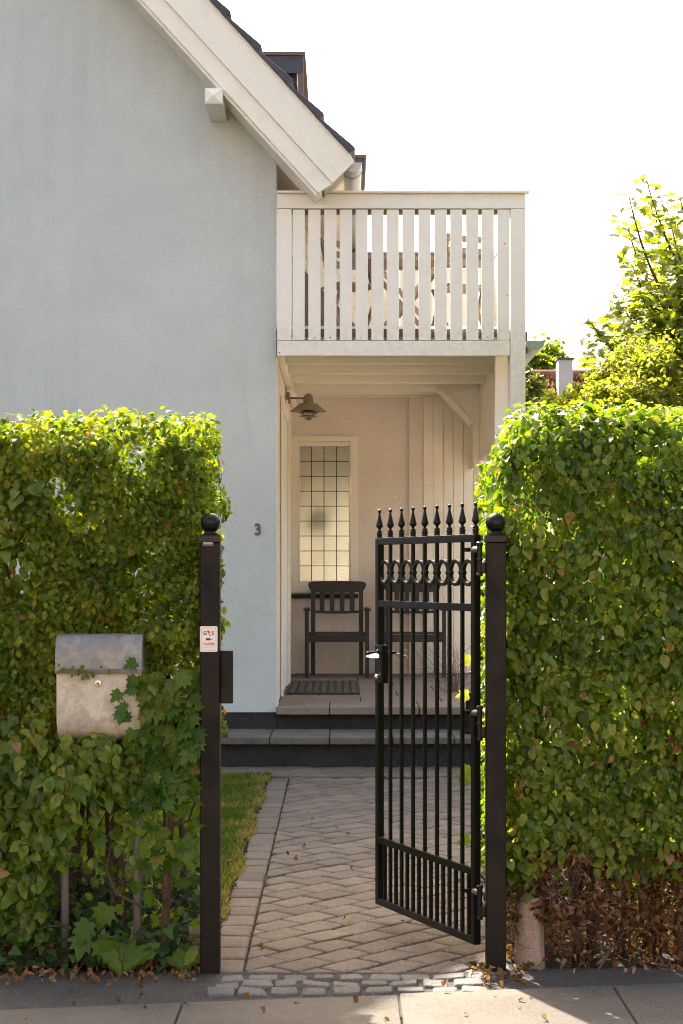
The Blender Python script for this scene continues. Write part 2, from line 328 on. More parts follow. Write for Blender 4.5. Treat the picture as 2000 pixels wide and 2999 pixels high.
# ------------------------------------------------------------------ leaves
def tmpl(half, fold=0.28, curl=0.2, c=0.45, wave=0.0):
    out = [p for p in half] + [(-x, y) for x, y in reversed(half[1:-1])]
    pts = [(0, c)] + out
    v = np.array([(x, y, fold * abs(x) - curl * y * y + wave * math.sin(7 * y + 5 * x)) for x, y in pts]); n = len(out)
    f = np.array([(0, 1 + i, 1 + (i + 1) % n) for i in range(n)]); return v, f
T_HAW = tmpl([(0, 0), (.08, .12), (.30, .20), (.20, .33), (.42, .50), (.25, .57), (.30, .80), (.12, .80), (0, 1)])
T_ELM = tmpl([(0, 0), (.20, .06), (.26, .16), (.33, .24), (.33, .33), (.39, .42), (.34, .52), (.35, .62), (.25, .70), (.20, .84), (.07, .92), (0, 1.06)], 0.42, 0.30, wave=.05)
T_MAP = tmpl([(0, 0), (.20, -.08), (.42, .02), (.33, .14), (.58, .34), (.36, .40), (.44, .70), (.22, .60), (.14, .84), (0, 1.05)], 0.18, 0.22, 0.3)
T_IVY = tmpl([(0, 0), (.28, -.05), (.46, .18), (.28, .40), (.16, .72), (0, 1)], 0.2, 0.15)
T_SM = tmpl([(0, 0), (.30, .25), (.30, .6), (0, 1)], 0.3, 0.2)
T_DEAD = tmpl([(0, 0), (.18, .15), (.28, .4), (.16, .75), (0, 1)], 1.1, 0.7, wave=.12)
T_BLADE = (np.array([(-.10, 0, 0), (.10, 0, 0), (.07, .55, .06), (-.07, .55, .06), (0, 1, .25)]), np.array([(0, 1, 2), (0, 2, 3), (3, 2, 4)]))

def norm(a): return a / np.maximum(np.linalg.norm(a, axis=1, keepdims=True), 1e-9)
def leaves(name, P, N, Tip, size, T, m, tint, parent=None, **kw):
    P = np.asarray(P, float); n = len(P)
    N = norm(np.asarray(N, float)); Tip = np.asarray(Tip, float); Tip = norm(Tip - N * np.sum(Tip * N, 1, keepdims=True)); S = np.cross(Tip, N)
    v, f = T; size = np.broadcast_to(size, (n,))
    V = P[:, None, :] + size[:, None, None] * (v[None, :, 0, None] * S[:, None, :] + v[None, :, 1, None] * Tip[:, None, :] + v[None, :, 2, None] * N[:, None, :])
    nv = len(v); F = (f[None] + (np.arange(n) * nv)[:, None, None]).reshape(-1, 3)
    me = bpy.data.meshes.new(name); me.vertices.add(n * nv); me.vertices.foreach_set('co', V.reshape(-1).astype(np.float32))
    me.loops.add(F.size); me.loops.foreach_set('vertex_index', F.reshape(-1).astype(np.int32))
    me.polygons.add(len(F)); me.polygons.foreach_set('loop_start', np.arange(0, F.size, 3, dtype=np.int32)); me.polygons.foreach_set('loop_total', np.full(len(F), 3, np.int32))
    me.update(calc_edges=True)
    at = me.attributes.new('tint', 'FLOAT', 'POINT'); at.data.foreach_set('value', np.repeat(np.where(RNG.random(n) < .012, 1.0, np.clip(tint, 0, .93)) if m.name.startswith(('haw', 'elm')) else np.clip(tint, 0, 1), nv).astype(np.float32))
    me.materials.append(m); o = bpy.data.objects.new(name, me); C.objects.link(o); adopt(o, parent); return setp(o, **kw)
def rnd(n, a=0.0, b=1.0): return RNG.uniform(a, b, n)
def gau(n, s=1.0): return RNG.normal(0, s, n)
def nz(P, sc, off=0.0): return np.array([noise.noise(Vector((p[0] * sc + off, p[1] * sc, p[2] * sc + off))) for p in P])
def outward(n, d, spread=0.55, up=0.35):
    return norm(np.tile(np.array(d, float), (n, 1)) + RNG.normal(0, spread, (n, 3)) + np.array([0, 0, up]))
def droop(n, d=(0, 0, -1), s=0.7): return np.tile(np.array(d, float), (n, 1)) + RNG.normal(0, s, (n, 3))

# ================================================================== GROUND
def sheet(name, xs, ys, z, m, **kw):
    mb = MB(); nx = len(xs)
    for y in ys:
        for x in xs: mb.v.append((x, y, gz(y) + z))
    for j in range(len(ys) - 1):
        for i in range(nx - 1): mb.f.append((j * nx + i, j * nx + i + 1, (j + 1) * nx + i + 1, (j + 1) * nx + i))
    return obj(name, mb, m, kind='structure', **kw)
sheet('ground', [-250, -20, 0, 20, 250], [-120, -10, 7, 9, 11, 13.5, 20, 60, 300], -0.03, M['soil'])
sheet('lawn', [-14, -0.53], [7.05, 9, 11, 12.92], -0.006, M['lawnbase'])
sheet('garden_lawn', [1.3, 25], [7.7, 9, 11, 13.5, 38], -0.006, M['lawnbase'])
sheet('added_terrace', [1.56, 7.5], [13.6, 20, 24], 0.004, M['terr'])  # unseen pale terrace, added so its sunlit paving brightens the porch
sheet('road', [-60, 60], [-40, 3.2], -0.05, M['road'])
# asphalt verge strip between hedges and pavement
def kerb_y(x): return 6.282 + (x + 1.208) * 0.163
mb = MB(); xs = [-6, -2, -1.2, -0.55, 0.55, 1.2, 2, 6]
for x in xs: mb.v += [(x, kerb_y(x) - 0.3, -0.012), (x, 6.93 + 0.03 * x, -0.008)]
for i in range(len(xs) - 1): mb.f.append((2 * i, 2 * i + 2, 2 * i + 3, 2 * i + 1))
obj('asphalt_strip', mb, M['asphalt'], kind='structure')
# joint bed below the paving
sheet('paving_bed', [-0.56, .68], [6.5, 7, 8.4], -0.014, M['joint'])
sheet('paving_bed', [-0.56, 1.3], [8.4, 9, 11, 13.56], -0.014, M['joint'])
sheet('paving_bed', [-9, -0.56], [12.9, 13.56], -0.014, M['joint'])

def rounded_poly(pts, r, k=3):
    out = []; n = len(pts)
    for i in range(n):
        p = Vector(pts[i]); a = Vector(pts[i - 1]); b = Vector(pts[(i + 1) % n])
        p1 = p + (a - p).normalized() * r; p2 = p + (b - p).normalized() * r
        for j in range(k + 1):
            t = j / k; out.append(((1 - t) ** 2 * p1 + 2 * t * (1 - t) * p + t * t * p2))
    return out
def stones(name, polys, m, zt=0.0, bev=0.006, dz=0.004, bulge=0.0, kind='structure', tilt=0.004):
    """each poly (xy) becomes a raised stone with a rounded rim; per-stone tone in 'tint'"""
    V = []; F = []; Tt = []
    for poly in polys:
        n = len(poly); cx = sum(p.x for p in poly) / n; cy = sum(p.y for p in poly) / n
        tone = random.random() ** 0.9; h = random.uniform(-dz, dz) + zt; sx, sy = random.gauss(0, tilt), random.gauss(0, tilt)
        o = len(V)
        def Z(p, d): return gz(p[1]) + h - d + (p[0] - cx) * sx * 5 + (p[1] - cy) * sy * 5
        for ring, (shr, d) in enumerate(((0, 0.04), (0, bev), (bev * 0.5, bev * 0.3), (bev * 1.3, 0))):
            for p in poly:
                dd = Vector((cx, cy)) - p; L = dd.length; q = p + dd * (shr / L) if L > 0 else p
                V.append((q.x, q.y, Z(q, d))); Tt.append(tone)
        inner = len(V)
        for p in poly:
            q = Vector((cx, cy)) + (p - Vector((cx, cy))) * 0.5; V.append((q.x, q.y, Z(q, -bulge * 0.8) + random.gauss(0, bulge * 0.15))); Tt.append(tone)
        V.append((cx, cy, Z((cx, cy), -bulge))); Tt.append(tone)
        for r in range(4):
            for i in range(n):
                j = (i + 1) % n; F.append((o + r * n + i, o + r * n + j, o + (r + 1) * n + j, o + (r + 1) * n + i))
        for i in range(n): F.append((inner + i, inner + (i + 1) % n, inner + n))
    me = bpy.data.meshes.new(name); me.from_pydata(V, [], F); me.update()
    at = me.attributes.new('tint', 'FLOAT', 'POINT'); at.data.foreach_set('value', np.array(Tt, np.float32)); me.materials.append(m); me.shade_smooth()
    o = bpy.data.objects.new(name, me); C.objects.link(o); return setp(o, kind=kind)
def clip_poly(poly, x0, x1, y0, y1):
    def cut(ps, f, g):
        out = []
        for i in range(len(ps)):
            a, b = ps[i], ps[(i + 1) % len(ps)]; fa, fb = f(a), f(b)
            if fa >= 0: out.append(a)
            if (fa >= 0) != (fb >= 0): t = fa / (fa - fb); out.append(a + (b - a) * t)
        return out
    for f in (lambda p: p.x - x0, lambda p: x1 - p.x, lambda p: p.y - y0, lambda p: y1 - p.y):
        poly = cut(poly, f, None)
        if len(poly) < 3: return None
    ar = 0.5 * abs(sum(poly[i].x * poly[(i + 1) % len(poly)].y - poly[(i + 1) % len(poly)].x * poly[i].y for i in range(len(poly))))
    return poly if ar > 0.0018 else None
polys = []; L_, W_ = 0.222, 0.152; g_ = 0.011
e1 = Vector((math.cos(R(47)), math.sin(R(47)))); e2 = Vector((e1.y, -e1.x))
for i in range(-70, 90):
    for j in range(-70, 70):
        c0 = Vector((0.1, 9.5)) + e1 * (i * L_ + (j % 2) * L_ / 2) + e2 * (j * W_)
        if not (-9.3 < c0.x < 1.5 and 6.4 < c0.y < 13.8): continue
        if c0.x < -0.5 and c0.y < 12.7: continue
        w2, l2 = W_ / 2 - g_ / 2, L_ / 2 - g_ / 2; sk = 0.012
        jit = lambda: random.gauss(0, 0.0022)
        raw = [c0 + e1 * (-l2 + jit()) + e2 * (-w2 + jit()), c0 + e1 * jit() + e2 * (-w2 - 0.003 + jit()), c0 + e1 * (l2 + jit()) + e2 * (-w2 + jit()), c0 + e1 * (l2 + jit()) + e2 * (w2 + jit()), c0 + e1 * jit() + e2 * (w2 + 0.003 + jit()), c0 + e1 * (-l2 + jit()) + e2 * (w2 + jit())]
        box = (-0.377, 1.28, 6.86, 12.86)
        if c0.y > 12.86: box = (-9, 1.28, 12.95, 13.53)
        if c0.y < 8.3: box = (-0.377, .66, 6.86, 8.6)
        p = clip_poly(raw, *box)
        if p: polys.append(rounded_poly(p, 0.008, 2))
y = 6.88
while y < 12.8:
    polys.append(rounded_poly([Vector((-0.525 + random.gauss(0, .003), y + .004)), Vector((-0.384, y + .004 + random.gauss(0, .002))), Vector((-0.384, y + .206)), Vector((-0.525 + random.gauss(0, .003), y + .206 + random.gauss(0, .002)))], 0.008, 2)); y += 0.213
stones('garden_path', polys, M['paver'], 0.0, 0.009, 0.002, tilt=.0025)
# granite setts, three rows between the posts
polys = []
for r, (yc, hgt) in enumerate(((6.775, .085), (6.665, .095), (6.555, .09))):
    x = -0.475 - r * 0.012 + random.random() * .012
    while x < 0.50:
        wd = random.uniform(0.080, 0.120); yy = yc + 0.03 * x + random.gauss(0, .004); hh = hgt / 2 * random.uniform(.88, 1.0)
        ps = [Vector((x + random.gauss(0, .005), yy - hh + random.gauss(0, .004))), Vector((x + wd / 2, yy - hh - .004)), Vector((x + wd + random.gauss(0, .005), yy - hh + random.gauss(0, .005))), Vector((x + wd + .003, yy)),
              Vector((x + wd + random.gauss(0, .005), yy + hh + random.gauss(0, .004))), Vector((x + wd / 2, yy + hh + .003)), Vector((x + random.gauss(0, .005), yy + hh)), Vector((x - .003, yy))]
        polys.append(rounded_poly([ps[i] for i in (0, 1, 2, 4, 5, 6)], 0.007, 2)); x += wd + random.uniform(.010, .024)
stones('cobble_strip', polys, M['sett'], 0.004, 0.006, 0.005, 0.001, tilt=.010)
# pavement slabs
polys = []; js = [-5.46, -4.66, -3.86, -3.06, -2.26, -1.36, -0.571, 0.209, 1.015, 1.82, 2.6, 3.4, 4.2, 5.0]
for i in range(len(js) - 1):
    for k in range(3):
        a, b = js[i] + .004, js[i + 1] - .004; d0, d1 = k * 0.63 + .003, k * 0.63 + .625
        polys.append(rounded_poly([Vector((a, kerb_y(a) - d1)), Vector((b, kerb_y(b) - d1)), Vector((b, kerb_y(b) - d0)), Vector((a, kerb_y(a) - d0))], 0.008, 2))
stones('pavement', polys, M['slab'], 0.0, 0.005, 0.001, tilt=.0006)
sheet('pavement_bed', [-6, 6], [3.2, 6.2], -0.016, M['joint'])

# ================================================================== HOUSE
YW = 14.2                                        # gable wall
def X_(px, y): return (px - 1000) * y / FPX
def Z_(py, y): return EYE + (HOR - py) * y / FPX
XC = X_(808, YW)
house = thing('house', 'pale blue plastered gable house with white bargeboards, slatted balcony and open porch', 'house', (-3, YW, 0))
YB = 13.71
def bl(px, py, y=YB): return (X_(px, y), Z_(py, y))
# slopes at the front plane
a2, b2 = bl(421, 0), bl(931, 564); a3, b3 = bl(491, 0), bl(973, 536); b4 = bl(1037, 475); b5 = bl(1027, 453)
SL = 1.095
def up(p, dx): return (p[0] - dx, p[1] + dx * SL)
RDX = 5.6                                        # run up to the ridge
mb = MB()
low = lambda x: b2[1] + (b2[0] - x) * SL
XR = b2[0] - RDX
mb.prism([(-13, .42), (XC, .42), (XC, low(XC)), (XR, low(XR)), (-13, low(XR) - (XR + 13) * SL)], YW, YW + .3)
wall = obj('wall', mb, M['wall'], house)
mb = MB(); mb.box(-13, XC - .003, YW + .012, YW + .3, -.1, .42); mb.box(XC - .003, 1.5, YW + .03, YW + .3, -.1, .415)
# uneven lower plaster edge: rough plinth faces
obj('plinth', mb, M['plinth'], house)
# side walls
mb = MB(); mb.prism([(YW + .3, .42), (26, .42), (26, 4.6), (YW + .3, 4.6)], XC - .3, XC - .004, 'x')
obj('side_wall', mb, M['cornerwall'], house)
mb = MB(); mb.box(XC - .25, XC + .004, YW - .002 + .004, YW + .35, .425, 3.2)
obj('corner_trim', MB().box(XC + .0005, XC + .012, YW + .001, YW + .34, .45, 3.26), M['cornerwall'], house, bevel=.004)
# bargeboards
t2, t3, t4, t5 = up(b2, RDX), up(b3, RDX), up(b4, RDX), up(b5, RDX)
obj('bargeboard', MB().prism([b2, b3, t3, t2], YB + .022, YB + .05), M['barge'], house, bevel=.003)
obj('bargeboard', MB().prism([b3, b4, b5, t5, t3], YB, YB + .03), M['barge'], house, bevel=.003)
sof = [(b2[0] - .02, b2[1] - .012), (b2[0] + .03, b2[1] + .03), up((b2[0] + .03, b2[1] + .03), RDX), up((b2[0] - .02, b2[1] - .012), RDX)]
obj('soffit', MB().prism(sof, YB + .05, YW + .02), M['barge'], house)
mb = MB()
top_ = (b5[0] - .02, b5[1] - .01); lowr = (b2[0] + .05, b2[1] + .045)
mb.prism([lowr, (b4[0] - .06, b4[1] - .02), top_, up(top_, RDX), up(lowr, RDX)], YB + .051, 26)
mb.prism([up(lowr, RDX), up(top_, RDX), (XR - 6, t5[1] - 6 * SL), (XR - 6, t2[1] - 6 * SL)], YB + .051, 26)
roof = obj('roof', mb, M['pinkboard'], house)
# tiles: courses stepping down the slope
mb = MB(); un = Vector((-1, SL)).normalized(); nn = Vector((SL, 1)).normalized()
base = Vector(b5) + un * .01
for k in range(22):
    p = base + un * (0.356 * k); q = p + un * .40
    t = [p + nn * .000, p + nn * .054 - un * .004, p + nn * .058 + un * .012, q + nn * .008, q - nn * .004]
    mb.prism([tuple(v) for v in t], YB - .03, 26)
obj('roof_tiles', mb, M['slate'], roof, bevel=.005)
# purlin end with a pyramid face
x0, x1, z0, z1 = X_(600, YB - .06), X_(651, YB - .06), Z_(304, YB - .06), Z_(258, YB - .06); yp = YB - .06
mb = MB(); cx, cz = (x0 + x1) / 2, (z0 + z1) / 2
mb.add([(x0, yp, z0), (x1, yp, z0), (x1, yp, z1), (x0, yp, z1), (x0, YW + .1, z0), (x1, YW + .1, z0), (x1, YW + .1, z1), (x0, YW + .1, z1), (cx, yp - .03, cz)],
       [(0, 1, 8), (1, 2, 8), (2, 3, 8), (3, 0, 8), (0, 4, 5, 1), (1, 5, 6, 2), (2, 6, 7, 3), (3, 7, 4, 0), (4, 7, 6, 5)])
obj('purlin_end', mb, M['barge'], house, bevel=.002)
# eaves gutter, running away along the roof edge
def gutter(name, cx, cz, r, y0, y1, m, parent, rings=()):
    mb = MB(); k = 14
    for rr, s in ((r, 1), (r - .006, -1)):
        pass
    pr = [(cx + r * math.cos(math.pi + math.pi * i / k), cz + r * math.sin(math.pi + math.pi * i / k)) for i in range(k + 1)]
    pi = [(cx + (r - .006) * math.cos(math.pi + math.pi * i / k), cz + (r - .006) * math.sin(math.pi + math.pi * i / k)) for i in range(k, -1, -1)]
    mb.prism(pr + pi, y0, y1); mb.prism(pr, y0 + .001, y0 + .006)
    for yr in rings:
        rr = r + .006; mb.prism([(cx + rr * math.cos(math.pi + math.pi * i / k), cz + rr * math.sin(math.pi + math.pi * i / k)) for i in range(k + 1)] + [(cx + r * math.cos(math.pi + math.pi * i / k), cz + r * math.sin(math.pi + math.pi * i / k)) for i in range(k, -1, -1)], yr, yr + .02)
    return obj(name, mb, m, parent)
gutter('gutter', .085, 4.72, .075, 13.78, 22, M['zinc'], house, (14.0, 14.7))
# dormers
def dormer(x0, x1, y0, y1, z0, zt, trim):
    d = obj('dormer', MB().box(x0, x1 - .06, y0 + .12, y1, z0, zt - .04), M['darkmetal'], house)
    obj('fascia', MB().box(x0, x1, y0, y0 + .03, zt - .19, zt - .035), M['darkmetal'], d, bevel=.003)
    obj('corner_board', MB().box(x1 - .045, x1, y0, y0 + .10, z0, zt - .19), trim, d, bevel=.003)
    obj('roof_edge', MB().box(x0, x1 + .02, y0 - .02, y1, zt - .033, zt), M['brownwood'], d, bevel=.003)
    obj('window_frame', MB().box(x1 - .058, x1 - .02, y0 + .2, y1 - .1, z0 + .1, zt - .25), M['white'], d)
dormer(-1.6, X_(888, 16), 16, 18.2, 4.6, Z_(152, 16), M['brownwood'])
dormer(-1.0, X_(1068, 17), 17, 19.2, 3.9, Z_(453, 17), M['brownwood'])
obj('dormer_cheek', MB().box(.02, X_(1052, 17.1), 17.1, 17.16, 4.0, Z_(478, 17)), M['brownwood'], house)
# upper side wall by the balcony, diagonal boarding over a dark lower part
obj('gable_return', MB().box(XC + .0, X_(905, 16.2), 16.2, 16.28, 3.4, 5.0), M['pinkboard'], house)

# porch ------------------------------------------------------------
YBK = 18.8; XI = 1.35
zf = .466
mb = MB(); 
polys = []
xs = [XC, X_(965, 14.15), .62, XI + .02]
mb.box(XC + .002, XI + .1, YW - .06, YW + .62, zf - .062, zf)
porch_floor = obj('porch_floor', MB().box(XC, XI + .06, YW + .0, YBK, zf - .07, zf - .006), M['joint'], house)
mb = MB()
def flag(x0, x1, y0, y1, z0, z1): mb.box(x0 + .003, x1 - .003, y0 + .003, y1 - .003, z0, z1)
flag(XC + .003, X_(965, 14.1), YW - .07, YW + .55, zf - .062, zf); flag(X_(965, 14.1), .62, YW - .07, YW + .55, zf - .062, zf + .001); flag(.62, XI + .1, YW - .07, YW + .55, zf - .062, zf)
for r in range(6):
    xo = XC + .003 - (r % 2) * .35; y0 = YW + .55 + r * .67
    x = xo
    while x < XI:
        flag(max(x, XC + .003), min(x + .68, XI + .02), y0, min(y0 + .67, YBK - .003), zf - .03, zf + random.uniform(-.001, .001)); x += .68
obj('flagstones', mb, M['stone'], porch_floor, bevel=.008, seg=3)
# lower step
st = obj('step', MB().box(-3.2, 1.75, 13.535, YW + .03, 0, .236), M['plinth'], house, bevel=.01)
mb = MB(); ex = [-3.2, -2.3, -1.45, X_(790, 13.5), X_(965, 13.5), X_(1150, 13.5), X_(1330, 13.5), 1.76]
for i in range(len(ex) - 1): mb.box(ex[i] + .003, ex[i + 1] - .003, 13.46, YW + .005, .234 + random.uniform(-.002, .002), .286 + random.uniform(-.003, .003))
obj('step_slabs', mb, M['stepstone'], st, bevel=.009, seg=3)
# back wall with window opening
wx0, wx1, wz0, wz1 = X_(852, YBK), X_(1049, YBK), Z_(1737, YBK), Z_(1277, YBK)
mb = MB(); mb.box(XC, wx0, YBK, YBK + .25, .3, 3.42); mb.box(wx1, XI + .2, YBK, YBK + .25, .3, 3.42); mb.box(wx0, wx1, YBK + .001, YBK + .249, .3, wz0); mb.box(wx0, wx1, YBK + .001, YBK + .249, wz1, 3.42)
obj('porch_back_wall', mb, M['porchwall'], house)
obj('pilaster', MB().box(X_(1197, YBK), X_(1240, YBK), YBK - .03, YBK - .001, .46, 3.39), M['porchwall'], house, bevel=.004)
win = obj('window', MB().box(wx0 + .002, wx0 + .075, YBK - .02, YBK + .10, wz0, wz1).box(wx1 - .085, wx1 - .002, YBK - .02, YBK + .10, wz0, wz1)
          .box(wx0 + .075, wx1 - .085, YBK - .02, YBK + .10, wz1 - .06, wz1 - .002).box(wx0 + .075, wx1 - .085, YBK - .02, YBK + .10, wz0, wz0 + .07), M['cream'], house, bevel=.005)
gx0, gx1, gz0, gz1 = X_(878, YBK), X_(1022, YBK), Z_(1701, YBK), Z_(1307, YBK)
obj('sash', MB().box(wx0 + .077, gx0, YBK + .002, YBK + .06, wz0 + .07, wz1 - .062).box(gx1, wx1 - .087, YBK + .002, YBK + .06, wz0 + .07, wz1 - .062)
    .box(gx0, gx1, YBK + .003, YBK + .059, gz1, wz1 - .062).box(gx0, gx1, YBK + .003, YBK + .059, wz0 + .07, gz0), M['cream'], win, bevel=.004)
obj('pane', MB().box(gx0 - .002, gx1 + .002, YBK + .04, YBK + .048, gz0 - .002, gz1 + .002), M['glass'], win)
mb = MB()
for i in range(1, 4):
    x = gx0 + (gx1 - gx0) * (.235 + (i - 1) * .256); mb.box(x - .0045, x + .0045, YBK + .03, YBK + .039, gz0, gz1)
for i in range(1, 9):
    z = gz1 - (gz1 - gz0) * i / 9; mb.box(gx0, gx1, YBK + .031, YBK + .038, z - .0038, z + .0038)
obj('lead_lattice', mb, M['lead'], win)
obj('window_sill', MB().box(wx0 - .02, wx1 - .0, YBK - .08, YBK + .0, wz0 - .055, wz0 - .012), M['plinth'], win, bevel=.004)
# unseen room shaped for the panes' light: open far side, low beam darkening their top
obj('back_room', MB().box(XC - .1, XI + .2, YBK + .25, 21.6, 3.25, 3.42).box(XI + .05, XI + .2, YBK + .25, 21.6, .3, 3.25).box(XC - .3, XI + .2, YBK + .25, 21.6, .3, .46).box(XC - .1, wx0 + .05, 21.4, 21.6, .46, 3.25).box(wx0 + .05, XI + .2, 21.4, 21.6, 2.70, 3.25), M['porchwall'], house)
# board panel at the right rear corner, and side boarding
mb = MB(); bx = [1240, 1268, 1299, 1328, 1357, 1386]
yb_ = YBK - .045
for i in range(len(bx) - 1): mb.box(X_(bx[i], yb_) + .0025, X_(bx[i + 1], yb_) - .0025, yb_ - .0, yb_ + .022, .47, 3.46)
mb.box(X_(1240, yb_), XI + .15, yb_ + .012, yb_ + .03, .47, 3.46)
obj('board_panel', mb, M['cream'], house, bevel=.003)
mb = MB(); yy = [YW + .12, 14.95, 15.78, 16.55, 17.33]
for i in range(len(yy) - 1): mb.box(XI, XI + .03, yy[i] + .003, yy[i + 1] - .003, 2.62, 3.418)
mb.box(XI + .012, XI + .045, YW + .1, YBK, 2.62, 3.418)
obj('side_boarding', mb, M['cream'], house, bevel=.003)
# corner brace and plate
yb2 = 17.30; s_ = lambda px, py, y=yb2: (X_(px, y), Z_(py, y))
obj('brace', MB().prism([s_(1273, 1141), s_(1299, 1141), s_(1386, 1238), s_(1374, 1249)], yb2 - .05, yb2 + .02), M['cream'], house, bevel=.003)
obj('brace_plate', MB().prism([s_(1299, 1141), s_(1405, 1141), s_(1405, 1256), s_(1386, 1238)], yb2 + .0, yb2 + .03), M['cream'], house)
obj('inner_post', MB().box(X_(1387, yb2), XI - .001, yb2 + .035, yb2 + .12, .46, 3.31), M['cream'], house, bevel=.004)
# porch ceiling with joists
zj = 3.305
ceil = obj('porch_ceiling', MB().box(XC - .003 + .003, XI + .03, YW + .12, YBK + .2, 3.42, 3.45), M['cream'], house)
for yj in (15.03, 15.80, 16.58, 17.33):
    obj('joist', MB().box(XC + .05, XI - .002, yj, yj + .07, zj, 3.419), M['cream'], ceil, bevel=.003)
obj('ledger', MB().box(XC + .05, X_(1240, 18.6), YBK - .06, YBK - .002, 3.385, 3.419), M['cream'], ceil)
obj('wall_plate', MB().box(XC + .001, XC + .05, YW + .13, YBK - .002, 3.28, 3.419), M['cream'], ceil, bevel=.003)
mb = MB()
for i in range(44):
    y0 = YW + .13 + i * .105
    if y0 < YBK - .1: mb.box(XC + .06, XI, y0 + .002, y0 + .101, 3.405, 3.4195)
obj('ceiling_boards', mb, M['cream'], ceil, bevel=.002)
# door in the side wall, seen edge on
dr = obj('door_frame', MB().box(XC, XC + .022, 15.3, 15.42, .466, 3.06).box(XC, XC + .022, 16.75, 16.87, .466, 3.06).box(XC, XC + .022, 15.42, 16.75, 2.94, 3.06), M['cream'], house, bevel=.004)
obj('door', MB().box(XC + .002, XC + .012, 15.43, 16.74, .48, 2.93), M['white'], dr)
obj('door_frame', MB().box(XC, XC + .035, 16.95, 17.1, .466, 3.0), M['cream'], house, bevel=.004)

# balcony ------------------------------------------------------------
YR = 14.10
bal = obj('balcony_deck', MB().box(XC + .01, X_(1490, YR), YR + .045, 17.0, 3.46, 3.50), M['white'], house)
zt0, zt1 = Z_(565, YR), Z_(612, YR)
xl, xr = X_(812, YR), X_(1538, YR)
obj('top_rail', MB().box(xl, xr, YR - .02, YR + .02, zt1, zt0 - .012), M['white'], bal, bevel=.004)
obj('rail_cap', MB().box(xl + .0, X_(1549, YR), YR - .055, YR + .08, zt0 - .011, zt0 + .008), M['white'], bal, bevel=.004)
obj('inner_rail', MB().box(xl, xr - .1, YR + .022, YR + .06, Z_(626, YR), zt1 + .02), M['brownwood'], bal)
obj('bottom_board', MB().box(xl, X_(1492, YR), YR - .02, YR + .02, Z_(1043, YR), Z_(999, YR)), M['white'], bal, bevel=.004)
obj('inner_rail', MB().box(xl, X_(1492, YR), YR + .03, YR + .07, Z_(985, YR), Z_(962, YR)), M['stepstone'], bal)
obj('post', MB().box(xl, X_(854, YR), YR - .018, YR + .08, Z_(998, YR), zt1 - .003), M['white'], bal, bevel=.004)
obj('post', MB().box(X_(1494, YR), xr, YR - .018, YR + .10, .0, zt1 - .003), M['white'], bal, bevel=.005)
obj('side_post', MB().box(X_(1448, YR + .3), X_(1488, YR + .3), YR + .25, YR + .36, .0, 3.3), M['cream'], bal, bevel=.005)
for i in range(14):
    c0, c1 = 856.5 + i * 46.15, 892.5 + i * 46.15; j1, j2 = random.gauss(0, .4), random.gauss(0, .4)
    m_ = MB(); zb, ztp = Z_(997, YR), Z_(614.5, YR); xa, xb = X_(c0 + j1, YR), X_(c1 + j1, YR); dx = j2 * .003
    m_.add([(xa, YR - .012, zb), (xb, YR - .012, zb), (xb, YR + .012, zb), (xa, YR + .012, zb), (xa + dx, YR - .012, ztp), (xb + dx, YR - .012, ztp), (xb + dx, YR + .012, ztp), (xa + dx, YR + .012, ztp)],
           [(0, 3, 2, 1), (4, 5, 6, 7), (0, 1, 5, 4), (1, 2, 6, 5), (2, 3, 7, 6), (3, 0, 4, 7)])
    obj('slat', m_, M['white'], bal, bevel=.003)
M['rust'] = m_metal('rusty_screw', (0.32, 0.15, 0.04), .8)
for px_, py_, r_ in ((921, 990, .006), (967, 989, .007), (1012, 990, .005), (1058, 990, .005), (1428, 988, .005), (1462, 989, .004), (1478, 714, .006), (1483, 866, .005), (819, 1034, .006), (1522, 712, .004)):
    yy_ = YR - (.0125 if 856 < px_ < 1494 and py_ < 995 else .0185 if px_ > 1494 else .0205)
    obj('screw_head', MB().lathe([(r_, 0), (r_ * .9, .002), (.0005, .003)], (0, 0, 0), 9).xf(Matrix.Translation((X_(px_, YR), yy_, Z_(py_, YR))) @ Matrix.Rotation(R(90), 4, 'X')), M['rust'], bal)
# right side railing of the balcony and the far rail with cream boarding
mb = MB()
for i in range(14):
    y0 = YR + .16 + i * .2; mb.box(XI + .08, XI + .10, y0, y0 + .16, 3.5, 4.52)
mb.box(XI + .07, XI + .12, YR + .1, 17.0, 4.47, 4.575)
obj('side_railing', mb, M['cream'], bal, bevel=.003)
mb = MB(); nb = 16
for i in range(nb):
    x0 = X_(905, 16.9) + i * .108; mb.box(x0, x0 + .102, 16.9, 16.925, 3.5, 4.42)
obj('rear_railing', mb, M['cream'], bal, bevel=.003)
obj('rear_rail_cap', MB().box(X_(1030, 16.8), XI + .1, 16.84, 16.98, 4.44, 4.575), M['brownwood'], bal, bevel=.004)
# diagonal boarding running up to the roof slope
mb = MB()
for k in range(9):
    q0 = Vector((XC + .02, 4.95 - k * .13)); t_ = min(.95, (q0.y - 3.68) / 1.07)
    if t_ < .1: continue
    q1 = q0 + Vector((t_, -1.07 * t_)); mb.prism([tuple(q0), tuple(q1), (q1.x, q1.y - .12), (q0.x, q0.y - .12)], 15.9, 15.92)
obj('diagonal_boarding', mb, M['cream'], bal)
mb = MB(); mb.prism([(XC + .02, 4.42), (.12, 3.75), (.12, 3.5), (XC + .02, 3.5)], 15.86, 15.89)
obj('brown_lower_panel', mb, M['brownwood'], bal)  # dark brown panel below the diagonal boarding
g2 = gutter('porch_gutter', X_(1567, 14.2), Z_(1000, 14.2), .075, 14.16, 19.5, M['copper'], house)
obj('gutter_board', MB().box(X_(1540, 14.25), X_(1545, 14.25), 14.25, 19.4, 3.3, 3.47), M['darkmetal'], house)

